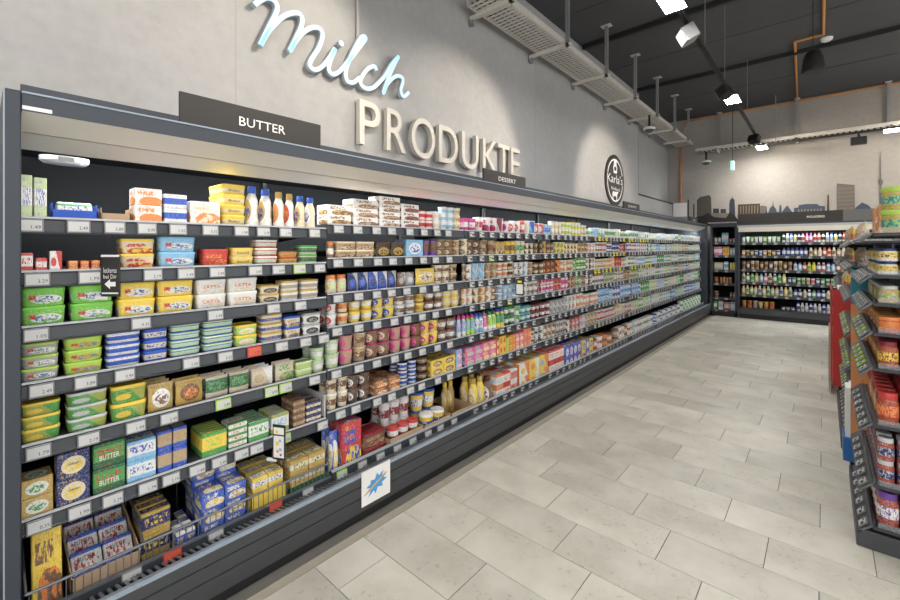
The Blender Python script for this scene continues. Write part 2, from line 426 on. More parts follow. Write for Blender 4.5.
case_names = ['nearest third of the long slate refrigerated wall case, under the butter sign',
              'middle third of the long refrigerated wall case, under the dessert sign',
              'far third of the long refrigerated wall case, reaching the corner']
cases = []
for ci in range(3):
    ya, yb = Y0 + ci * 3 * MOD, Y0 + (ci + 1) * 3 * MOD
    c = thing('refrigerated_case', case_names[ci], 'refrigerated case', (-2.5, (ya+yb)/2, 0), 'refrigerated wall cases')
    cases.append(c)
    inv = Vector((2.5, -(ya+yb)/2, 0))
    def part(name, g, mats, parent=c, kind=None, inv=inv):
        o = obj(name, g.mesh(name, mats), parent, inv if parent is c else None, kind=kind); return o
    part('back_panel', G().box(-3.0, -2.94, ya, yb, .10, 2.06), [dark_in])
    part('base_tub', G().box(-2.96, -2.07, ya, yb, .10, DECK - .004), [base_g])
    # bumper with two grooves and a pale top strip
    part('bumper', G().prism([(-2.03,.262),(-1.985,.278),(-1.972,.272),(-1.970,.222),(-1.977,.219),(-1.977,.215),(-1.970,.212),(-1.972,.155),(-1.979,.152),(-1.979,.147),(-1.972,.144),(-1.980,.062),(-2.03,.055)], ya, yb), [base_g])
    part('bumper_strip', G().prism([(-2.028,.2635),(-1.985,.2795),(-1.9715,.2735),(-1.972,.262),(-1.99,.268)], ya, yb), [slate_l])
    part('kick_plate', G().box(-2.07, -2.0, ya, yb, .0, .055), [black])
    # air return grille
    gg = G(); n = int((yb - ya) / .026)
    for i in range(n):
        y = ya + i * .026
        gg.prism([(-2.105,.232),(-2.032,.255),(-2.032,.262),(-2.105,.239)], y, y + .011)
    part('air_grille', gg, [grille_m], kind='stuff')
    part('grille_well', G().box(-2.11, -2.03, ya, yb, .20, .228), [black])
    # canopy
    part('canopy_top', G().box(-3.0, -2.065, ya, yb, 2.06, 2.112), [slate])
    part('canopy_fascia', G().box(-2.066, -2.055, ya, yb, 2.052, 2.116), [slate])
    part('canopy_edge', G().box(-2.062, -2.052, ya, yb, 2.112, 2.118), [slate_l])
    part('canopy_panel', G().prism([(-2.060,2.052),(-2.075,2.052),(-2.168,2.004),(-2.160,1.998)], ya, yb), [canopy_w])
    part('canopy_panel', G().prism([(-2.163,1.996),(-2.172,2.000),(-2.285,1.962),(-2.280,1.955)], ya, yb), [canopy_w])
    part('canopy_ceiling', G().prism([(-2.285,1.962),(-2.32,2.02),(-2.95,2.03),(-2.95,2.06),(-2.075,2.06),(-2.10,2.05)], ya, yb), [dark_in])
    part('upstand', G().box(-2.42, -2.40, ya + (.012 if ci == 0 else 0), yb, 2.112, 2.235), [slate])
    part('light_strip', G().box(-2.345, -2.315, ya + .05, yb - .05, 2.004, 2.016), [led])
    if ci == 0:
        part('end_panel', G().box(-3.0, -2.055, ya - .045, ya - .002, 0, 2.118, 0, .004), [slate])
        part('end_panel_trim', G().box(-2.056, -2.0535, ya - .045, ya - .041, 0, 2.118), [slate_l])
        part('type_plate', G().box(-2.056, -2.0535, ya + .0, ya + .075, 2.056, 2.069), [paper])
        # temperature display under the canopy
        g = G(); g.lathe([(.001, 0), (.05, .002), (.058, .012), (.058, .03)], 24, [0]*3, 0, 0)
        g.v = [(-2.37 + a*.9, .24 + b*1.35, 1.925 + z) for a, b, z in g.v]
        th = part('thermometer', g, [white_p])
        part('display', G().box(-2.323, -2.316, .215, .265, 1.934, 1.950), [simple('display_grey', (.35,.38,.37), .3)], c)
    if ci == 2:
        part('end_panel', G().box(-3.0, -2.045, yb + .002, yb + .045, 0, 2.118, 0, .004), [slate])
    for k in range(3):
        mi = ci * 3 + k; a = Y0 + mi * MOD; b = a + MOD
        zs = ZS1 if mi == 0 else ZS2
        for q in (a + .02, b - .02) if k == 0 else (b - .02,):
            part('upright', G().box(-2.945, -2.91, q - .015, q + .015, .2, 2.03), [black])
        for si, z in enumerate(zs):
            back = -2.72 if si < 2 else -2.80 if si < 4 else -2.88
            s = part('shelf', G().box(back, SF, a + .004, b - .004, z - .022, z), [rail_g])
            part('price_rail', G().prism([(SF, z+.006), (SF+.006, z+.006), (SF+.009, z-.002), (SF+.003, z-.008), (SF+.008, z-.048), (SF+.013, z-.052), (SF+.011, z-.058), (SF, z-.05)], a + .004, b - .004, 0, [1, 1, 0, 0, 0, 0, 0, 0]), [rail_g, rail_top], s)
            for q in (a + .012, b - .012):
                part('bracket', G().prism([(back, z-.022), (SF-.10, z-.022), (SF-.10, z-.034), (back, z-.075)], q - .004, q + .004), [slate_d], s)
            # wire stops standing at the back of the shelf
        # deck front rail
        part('deck_rail', G().prism([(-2.125,.222),(-2.108,.222),(-2.110,.286 if mi else .262),(-2.125,.290 if mi else .266)], a + .003, b - .003, 0), [rail_g])
        part('deck_rail_edge', G().prism([(-2.126,.286 if mi else .262),(-2.108,.284 if mi else .260),(-2.108,.292 if mi else .268),(-2.126,.294 if mi else .270)], a + .003, b - .003), [rail_top if mi else wire])
        part('deck', G().box(-2.93, -2.13, a + .003, b - .003, DECK - .004, DECK), [rail_g])
        if mi == 0:     # wire basket front
            part('basket_rim', G().tube([(-2.118, a + .01, .345), (-2.118, b - .01, .345)], .0055, 8), [wire])
            wg = G()
            for i in range(50):
                y = a + .02 + i * (MOD - .04) / 49
                wg.tube([(-2.118, y, .266), (-2.118, y, .345)], .0022, 5)
            part('basket_wire', wg, [wire], kind='stuff')
            for y in (a + .012, 0.460, 0.669, 0.901, b - .012):
                part('basket_divider', G().tube([(-2.118, y, .345), (-2.30, y, .42), (-2.85, y, .45)], .004, 6).tube([(-2.13, y, .25), (-2.85, y, .30)], .003, 6).tube([(-2.45, y, .225), (-2.45, y, .425)], .0025, 6), [wire])
    # price tags on every rail
    for k in range(3):
        mi = ci * 3 + k; a = Y0 + mi * MOD
        zs = (ZS1 if mi == 0 else ZS2) + [.268 if mi == 0 else .286]
        for si, z in enumerate(zs):
            rr = random.Random(mi * 10 + si)
            if mi == 0:
                ys = {0: [0.126,0.258,0.369,0.478,0.593,0.725,0.866,0.975,1.094,1.265], 1: [0.144,0.291,0.499,0.625,0.755,0.934,1.055,1.174,1.297], 2: [0.141,0.457,0.747,1.028,1.180], 3: [0.155,0.279,0.402,0.645,0.791,0.929,1.072,1.210,1.323],
                      4: [0.147,0.288,0.439,0.559,0.782,1.017,1.094,1.265], 5: [0.149,0.261,0.363,0.481,0.566,0.670,0.764,0.866,0.940,1.088,1.316], 6: [0.416,0.559,0.733,1.017,1.198]}[si]
                kinds = {1: {7: 'g'}, 3: {5: 'r'}, 4: {4: 'g', 5: 'g', 6: 'g'}, 5: {9: 'g'}, 6: {1: 'r', 3: 'r'}}.get(si, {})
            else:
                n = 8 if mi < 4 else 9
                ys = [a + .07 + (i + rr.uniform(-.12, .12)) * (MOD - .12) / n for i in range(n)]
                kinds = {}
                for i in range(n):
                    q = rr.random()
                    if mi in (4, 5) and si in (1, 2, 0) and q < .35: kinds[i] = 'y'
                    elif q < .04: kinds[i] = 'g'
                if mi >= 7: ys = ys[::2]
            for i, y in enumerate(ys):
                if mi == 0 and si == 6: x, zz = -2.108, .243
                elif si == 6: x, zz = -2.109, .252
                else: x, zz = SF + .0155, z - .029
                kd = kinds.get(i, 'w')
                me = (TAGS if mi < 2 else TAGSF)[kd]
                t = obj('price_tag', me, c, Vector((x, y, zz)) + inv)
                t.rotation_euler = (0, math.radians(-6), 0)
                if mi < 2:
                    text('price_print', PRICES[(i * 3 + si) % 10], t, (.0070, .014, -.006), .026, .013, ink, .0004)

# flag cards clipped to the shelf rails
def flag(y, z0, z1, x0, x1, label, face):
    t = thing('shelf_flag', label, 'sign', (-2.15, y, z0), 'flag cards on the shelf rails', math.radians(face))
    o = lambda n, g, m: obj(n, g.mesh(n, [m]), t, (2.15, -y, -z0))
    o('card', G().box(x0, x1, y - .003, y + .003, z0, z1, 0, .002), board_b)
    o('arm', G().box(-2.165, x0 + .02, y - .002, y + .006, z0 - .012, z0 + .004), white_p)
    return t
t = flag(.318, 1.385, 1.555, -2.14, -2.065, 'black card with white words and left arrow, clipped above yellow tubs', 42)
text('lettering', 'leckeres', t, (2.15 - 2.1025, -.0035, .105), .052, .020, ink_w, .0004, '-y')
text('lettering', 'bei Dir', t, (2.15 - 2.1025, -.0035, .080), .052, .016, ink_w, .0004, '-y')
g = G(); g.v = [(-.022,0,0),(0,0,.020),(0,0,.009),(.022,0,.009),(.022,0,-.009),(0,0,-.009),(0,0,-.020)]; g.face(range(7))
obj('arrow', g.mesh('arrow', [ink_w], fix=False), t, (2.15 - 2.1025, -.0040, .050))
obj('edge_strip', G().box(-.036, .036, -.001, 0, -.004, .004).mesh('edge_strip', [paper]), t, (2.15 - 2.1025, -.0035, .162))
obj('edge_strip', G().box(-.032, .032, -.001, 0, -.003, .003).mesh('edge_strip', [paper]), t, (2.15 - 2.1025, -.0035, .014))
t = flag(1.005, .485, .665, -2.13, -2.055, 'dark framed card with small coloured pictures, clipped over yellow butter boxes', 28)
obj('paper_face', G().box(-.030, .030, -.001, 0, 0, .112).mesh('paper_face', [paper]), t, (2.15 - 2.0925, -.0032, .012))
obj('paper_face', G().box(-.030, .030, -.001, 0, 0, .035).mesh('paper_face', [paper]), t, (2.15 - 2.0925, -.0032, .132))
for i, (cx, cz, nm, s) in enumerate(((-.010,.145,'yellow',.016),(-.008,.085,'yellow',.018),(.008,.10,'light_blue',.014),(.010,.055,'light_blue',.014),(-.006,.045,'gold',.013),(.012,.028,'red',.011))):
    obj('picture', G().box(-s/2, s/2, -.0008, 0, -s/2, s/2).mesh('picture', [simple('flag_' + nm, PAL[nm])]), t, (2.15 - 2.0925 + cx, -.0042, cz))
t = flag(3.30, 1.14, 1.29, -2.13, -2.055, 'grey framed white card with yellow mark, clipped at the dessert shelves', 20)
obj('paper_face', G().box(-.030, .030, -.001, 0, 0, .09).mesh('paper_face', [paper]), t, (2.15 - 2.0925, -.0032, .012))
obj('picture', G().box(-.02, .02, -.001, 0, 0, .02).mesh('picture', [bpy.data.materials['flag_yellow']]), t, (2.15 - 2.0925, -.0032, .115))

# signs standing on the canopy
def canopy_sign(label, s, y0, y1, z0, z1, tw, th, x=-2.10):
    t = thing('category_sign', label, 'sign', (x, (y0+y1)/2, z0), 'black category signs on the case canopy')
    obj('board', G().box(-.008, .008, -(y1-y0)/2, (y1-y0)/2, 0, z1-z0, 0, .002).mesh('board', [board_b]), t)
    text('lettering', s, t, (.0085, (y1-y0)*.03, (z1-z0)*.48), tw, th, ink_w, .001)
    return t
canopy_sign('black sign lettered BUTTER standing on the case canopy', 'BUTTER', .582, 1.268, 2.118, 2.262, .23, .043)
canopy_sign('black sign lettered DESSERT standing on the case canopy', 'DESSERT', 2.767, 3.419, 2.118, 2.236, .27, .036)
canopy_sign('black sign lettered JOGHURT standing on the case canopy', 'JOGHURT', 6.0, 6.68, 2.118, 2.231, .36, .042)
canopy_sign('black sign lettered KÄSE at the far end of the canopy', 'KÄSE', 9.9, 10.6, 2.118, 2.235, .20, .042)

# promotional poster on the bumper
t = thing('poster', 'white poster with blue starburst and orange stroke hanging on the bumper', 'poster', (-1.966, 1.555, .098))
obj('sheet', G().box(0, .002, -.105, .105, 0, .198).mesh('sheet', [paper]), t)
g = G(); n = 20; pts = []
rb = random.Random(3)
for i in range(n):
    a = 2 * math.pi * i / n; r = (.088 if i % 2 == 0 else .052) * rb.uniform(.85, 1.08)
    u, v = r * math.cos(a) * 1.08, r * math.sin(a) * .62
    ca_, sa_ = math.cos(.42), math.sin(.42)
    pts.append((.0025, u*ca_ - v*sa_, .100 + u*sa_ + v*ca_))
g.v = pts + [(.0025, 0, .100)]
for i in range(n): g.face([i, (i+1) % n, n])
obj('starburst', g.mesh('starburst', [simple('poster_blue', (.07, .33, .68))], fix=False), t)
g = G(); g.v = [(.003, -.078, .058), (.003, .078, .134), (.003, .075, .142), (.003, -.081, .068)]; g.face([0, 1, 2, 3])
obj('stroke', g.mesh('stroke', [simple('poster_orange', (.80, .42, .10))], fix=False), t)
# ------------------------------------------------------------------ packaging shapes (front looks along +x, origin at base centre)
def rrect(w, d, r, n=2):
    r = min(r, w*.49, d*.49); out = []
    for cx, cy, a0 in ((d/2-r, w/2-r, 0), (-d/2+r, w/2-r, 90), (-d/2+r, -w/2+r, 180), (d/2-r, -w/2+r, 270)):
        for i in range(n + 1):
            a = math.radians(a0 + 90 * i / n); out.append((cx + r*math.cos(a), cy + r*math.sin(a)))
    return out
def at_z(pts, z): return [(x, y, z) for x, y in pts]
def geo_box(w, h, d, near):
    g = G(); g.bbox(-d/2, d/2, -w/2, w/2, 0, h, 0, min(.0035, w*.06, h*.08)); return g, None
def geo_tub(w, h, d, near):
    n = 3 if near else 1; r = min(w, d) * .16; b = .93; t = h*.20
    g = G(); g.rings([at_z(rrect(w*b-.006, d*b-.006, r, n), 0), at_z(rrect(w*b, d*b, r, n), .004), at_z(rrect(w*.98, d*.98, r, n), h-t)], [0, 0], 0, 0)
    L = G(); L.rings([at_z(rrect(w*.99, d*.99, r, n), h-t), at_z(rrect(w, d, r, n), h-t+.002), at_z(rrect(w, d, r, n), h-.003), at_z(rrect(w*.97, d*.97, r, n), h), at_z(rrect(w*.90, d*.90, r, n), h), at_z(rrect(w*.88, d*.88, r, n), h-.003)], [0]*5, 0, 0)
    return g, L
def geo_cup(w, h, d, near):
    n = 18 if near else 9; R = w/2
    g = G(); g.lathe([(R*.74, 0), (R*.78, .003), (R*.93, h-.007), (R*.99, h-.005)], n, [0]*3)
    L = G(); L.lathe([(R*.97, h-.006), (R, h-.004), (R, h-.001), (R*.92, h), (R*.5, h-.0015)], n, [0]*4)
    return g, L
def geo_jar(w, h, d, near):
    n = 18 if near else 9; R = w/2
    g = G(); g.lathe([(R*.86, 0), (R*.97, h*.04), (R, h*.12), (R, h*.66), (R*.93, h*.76), (R*.80, h*.82)], n, [0]*5)
    L = G(); L.lathe([(R*.86, h*.80), (R*.88, h*.81), (R*.88, h*.97), (R*.82, h)], n, [0]*3)
    return g, L
def geo_drum(w, h, d, near):      # straight wide tub with a broad screw lid
    n = 20 if near else 9; R = w/2
    g = G(); g.lathe([(R*.93, 0), (R*.95, .006), (R*.95, h*.80)], n, [0]*2)
    L = G(); L.lathe([(R*.98, h*.78), (R, h*.80), (R, h*.95), (R*.95, h), (R*.85, h), (R*.83, h*.97)], n, [0]*5)
    return g, L
def geo_bottle(w, h, d, near):
    n = 16 if near else 8; R = w/2
    g = G(); g.lathe([(R*.86, 0), (R, h*.02), (R*.94, h*.30), (R, h*.48), (R*.86, h*.66), (R*.56, h*.80), (R*.50, h*.83)], n, [0]*6)
    L = G(); L.lathe([(R*.60, h*.82), (R*.64, h*.83), (R*.60, h*.98), (R*.52, h)], n, [0]*3)
    return g, L
def geo_drink(w, h, d, near):     # slim drink bottle with straight sides
    n = 14 if near else 8; R = w/2
    g = G(); g.lathe([(R*.9, 0), (R, h*.02), (R, h*.62), (R*.62, h*.80), (R*.46, h*.85)], n, [0]*4)
    L = G(); L.lathe([(R*.52, h*.84), (R*.56, h*.85), (R*.56, h*.99), (R*.48, h)], n, [0]*3)
    return g, L
def geo_latte(w, h, d, near):     # tall drinking cup with domed lid
    n = 18 if near else 9; R = w/2
    g = G(); g.lathe([(R*.72, 0), (R*.74, .003), (R*.95, h*.90)], n, [0]*2)
    L = G(); L.lathe([(R, h*.89), (R, h*.92), (R*.90, h*.94), (R*.86, h), (R*.7, h*.985)], n, [0]*4)
    return g, L
def geo_pouch(w, h, d, near):
    g = G(); rs = []; N = 4
    for z, t, e in ((0, .30, .96), (h*.12, .80, 1), (h*.45, 1, .98), (h*.75, .75, .97), (h*.90, .10, .99), (h, .05, 1)):
        r = []
        for i in range(N + 1): u = -1 + 2*i/N; r.append((d/2*t*(1 - abs(u)**3*.85), u*w/2*e, z))
        for i in range(N, -1, -1): u = -1 + 2*i/N; r.append((-d/2*t*(1 - abs(u)**3*.85) - .0005, u*w/2*e, z))
        rs.append(r)
    g.rings(rs, [0]*5, 0, 0); return g, None
def geo_roll(w, h, d, near):      # sausage shaped roll lying across the shelf
    n = 14; R = h/2; g = G(); rs = []
    for y, q in ((-.5,.55),(-.47,.9),(-.42,1),(.42,1),(.47,.9),(.5,.55)):
        rs.append([(R*q*math.cos(2*math.pi*j/n), y*w, R + R*q*math.sin(2*math.pi*j/n)) for j in range(n)])
    g.rings(rs, [0]*5, 0, 0); return g, None
def geo_carton(w, h, d, near):    # gable top carton
    b = min(w, d)*.04; g = G(); e = h*.80
    R = lambda z, s: [(-d/2*s, -w/2, z), (d/2*s, -w/2, z), (d/2*s, w/2, z), (-d/2*s, w/2, z)]
    g.rings([R(0, 1), R(e, 1), R(h*.95, .10), R(h, .10)], [0]*3, 0, 0); return g, None
GEO = dict(box=geo_box, tub=geo_tub, cup=geo_cup, jar=geo_jar, drum=geo_drum, bottle=geo_bottle, drink=geo_drink, latte=geo_latte, pouch=geo_pouch, roll=geo_roll, carton=geo_carton)
LIDNAME = dict(tub='lid', cup='foil_lid', jar='screw_lid', drum='screw_lid', bottle='cap', drink='cap', latte='dome_lid')
MC = {}
def pack_mesh(shape, w, h, d, style, near, split):
    w, h, d = round(w, 3), round(h, 3), round(d, 3)
    key = (shape, w, h, d, style, near, split)
    if key not in MC:
        g, L = GEO[shape](w, h, d, near)
        sm = shape not in ('box', 'carton')
        if L is None or split:
            MC[key] = (g.mesh('pack', [PM[style, False]], True, sm), L.mesh('lid', [PM['plain', False]], True, sm) if L else None)
        else:
            k = len(g.v); uvs = g.face_uv() + L.face_uv(); g.v += L.v
            g.f += [[i + k for i in f] for f in L.f]; g.m += [1]*len(L.f); g.uv = uvs
            MC[key] = (g.mesh('pack', [PM[style, False], PM['plain', False]], True, sm), None)
    return MC[key]
QUEUE = []      # every package waits here; the nearest 300 of a kind become objects, the rest is joined
def pack(name, cat, shape, w, h, d, cols, style, loc, label, group, rotz=0, split=False, words=None, tilt=0):
    QUEUE.append(dict(name=name, cat=cat, shape=shape, w=w, h=h, d=d, cols=cols, style=style, loc=loc, label=label, group=group, rotz=rotz, split=split, words=words, tilt=tilt,
                      dist=math.dist(loc, (0, 0, 1.58))))
def setcols(o, cols):
    for k, c in zip(('c1', 'c2', 'c3'), cols): o[k] = [*PAL[c], 1.0]
def flush_packs():
    by = {}
    for q in QUEUE: by.setdefault(q['name'], []).append(q)
    for name, qs in by.items():
        qs.sort(key=lambda q: q['dist'])
        for q in qs[:300]:
            near = q['dist'] < 3.6
            me, lid = pack_mesh(q['shape'], q['w'], q['h'], q['d'], q['style'], near, q['split'])
            o = obj(name, me, None, q['loc'], q['rotz'])
            if q['tilt']: o.rotation_euler = (0, q['tilt'], q['rotz'])
            setcols(o, q['cols']); tag(o, q['label'], q['cat'], q['group'])
            if lid:
                l = obj(LIDNAME[q['shape']], lid, o); setcols(l, q['cols'])
            if q['words']:
                s, wf, hf, zf, mat = q['words']
                bulge = {'tub': .95, 'pouch': .98}.get(q['shape'], 1.0)
                text('lettering', s, o, (q['d']/2*bulge + .0012, 0, q['h']*zf), q['w']*wf, q['h']*hf, mat, .0004)
        rest = qs[300:]
        if rest:
            g = G(); cl = [[], [], []]; uvs = []
            smats = [PM[s, True] for s in STYLES]
            for q in rest:
                a, L = GEO[q['shape']](q['w'], q['h'], q['d'], False)
                R = Matrix.Rotation(q['rotz'], 3, 'Z'); T = Vector(q['loc'])
                for part, st in ((a, q['style']), (L, 'plain')):
                    if part is None: continue
                    k = len(g.v); uvs += part.face_uv()
                    g.v += [tuple(R @ Vector(p) + T) for p in part.v]
                    g.f += [[i + k for i in f] for f in part.f]; g.m += [STYLES.index(st)]*len(part.f)
                    for j, c in enumerate(q['cols']): cl[j] += [(*PAL[c], 1.0)]*len(part.v)
            g.uv = uvs
            me = g.mesh(name, smats, True, False)
            for j, nm in enumerate(('c1', 'c2', 'c3')):
                at = me.attributes.new(nm, 'FLOAT_COLOR', 'POINT'); at.data.foreach_set('color', [x for c in cl[j] for x in c])
            o = obj(name, me, None, (0, 0, 0))
            tag(o, 'small far %s packed side by side at the far end of the case' % (name.replace('_', ' ') + 's'), qs[0]['cat'], None, 'stuff')
ORD = ['first','second','third','fourth','fifth','sixth','seventh','eighth','ninth','tenth','eleventh','twelfth','thirteenth','fourteenth','fifteenth','sixteenth','seventeenth','eighteenth','nineteenth','twentieth'] + ['twenty-' + x for x in ('first','second','third','fourth','fifth','sixth','seventh','eighth','ninth')] + ['thirtieth'] + ['thirty-' + x for x in ('first','second','third','fourth','fifth','sixth','seventh','eighth','ninth')]
SHELFW = ['top shelf', 'second shelf', 'third shelf', 'fourth shelf', 'fifth shelf', 'sixth shelf', 'bottom deck']
LAYER = {1: [''], 2: ['lower', 'upper'], 3: ['bottom', 'middle', 'top'], 4: ['bottom', 'second', 'third', 'top'], 5: ['bottom', 'second', 'third', 'fourth', 'top']}
def cname(c): return c.replace('_', ' ')
PW = dict(margarine_tub='margarine tub', butter_tub='butter tub', butter_box='butter box', cream_bottle='cream bottle', dessert_cup='dessert cup', yogurt_cup='yogurt cup')

def fill_entry(bay, si, y0, y1, name, cat, shape, h, d, nh, nd, cols, style, z, xf, count, across=1, words=None, split=True, tilt=0, jit=.0015):
    """one facing: nh high, nd deep, across side by side"""
    W = (y1 - y0) / across
    for a in range(across):
        count[0] += 1
        ordw = ORD[min(count[0] - 1, len(ORD) - 1)]
        yc = y0 + W * (a + .5)
        rr = random.Random(int(yc * 1e4) + si)
        ww = W - .004
        if shape in ('cup', 'jar', 'drum', 'bottle', 'drink', 'latte'): dd = ww
        else: dd = d
        for k in range(nd):
            for l in range(nh):
                if k == nd - 1 and nd > 2 and l == nh - 1 and rr.random() < .3: continue
                lay = LAYER[nh][l]
                bits = [cname(cols[0]) + ' ' + name.replace('_', ' ')]
                if k == 0 and cols[1] != cols[0]: bits[0] += ' with ' + cname(cols[1]) + ' print'
                if k: bits.append('row ' + ('two', 'three', 'four', 'five', 'six', 'seven')[k - 1])
                if lay: bits.append(lay)
                bits += [SHELFW[si], ORD[bay] + ' bay', ordw + ' from left']
                x = xf - dd/2 - k * (dd + .004)
                pack(name, cat, shape, ww, h, dd, cols, style, (x + rr.uniform(-jit, 0), yc, z + .0008 + l * (h + .0006)), ', '.join(bits),
                     '%s on the %s' % (name.replace('_', ' ') + 's', SHELFW[si]), 0, split, words if k == 0 else None, tilt)

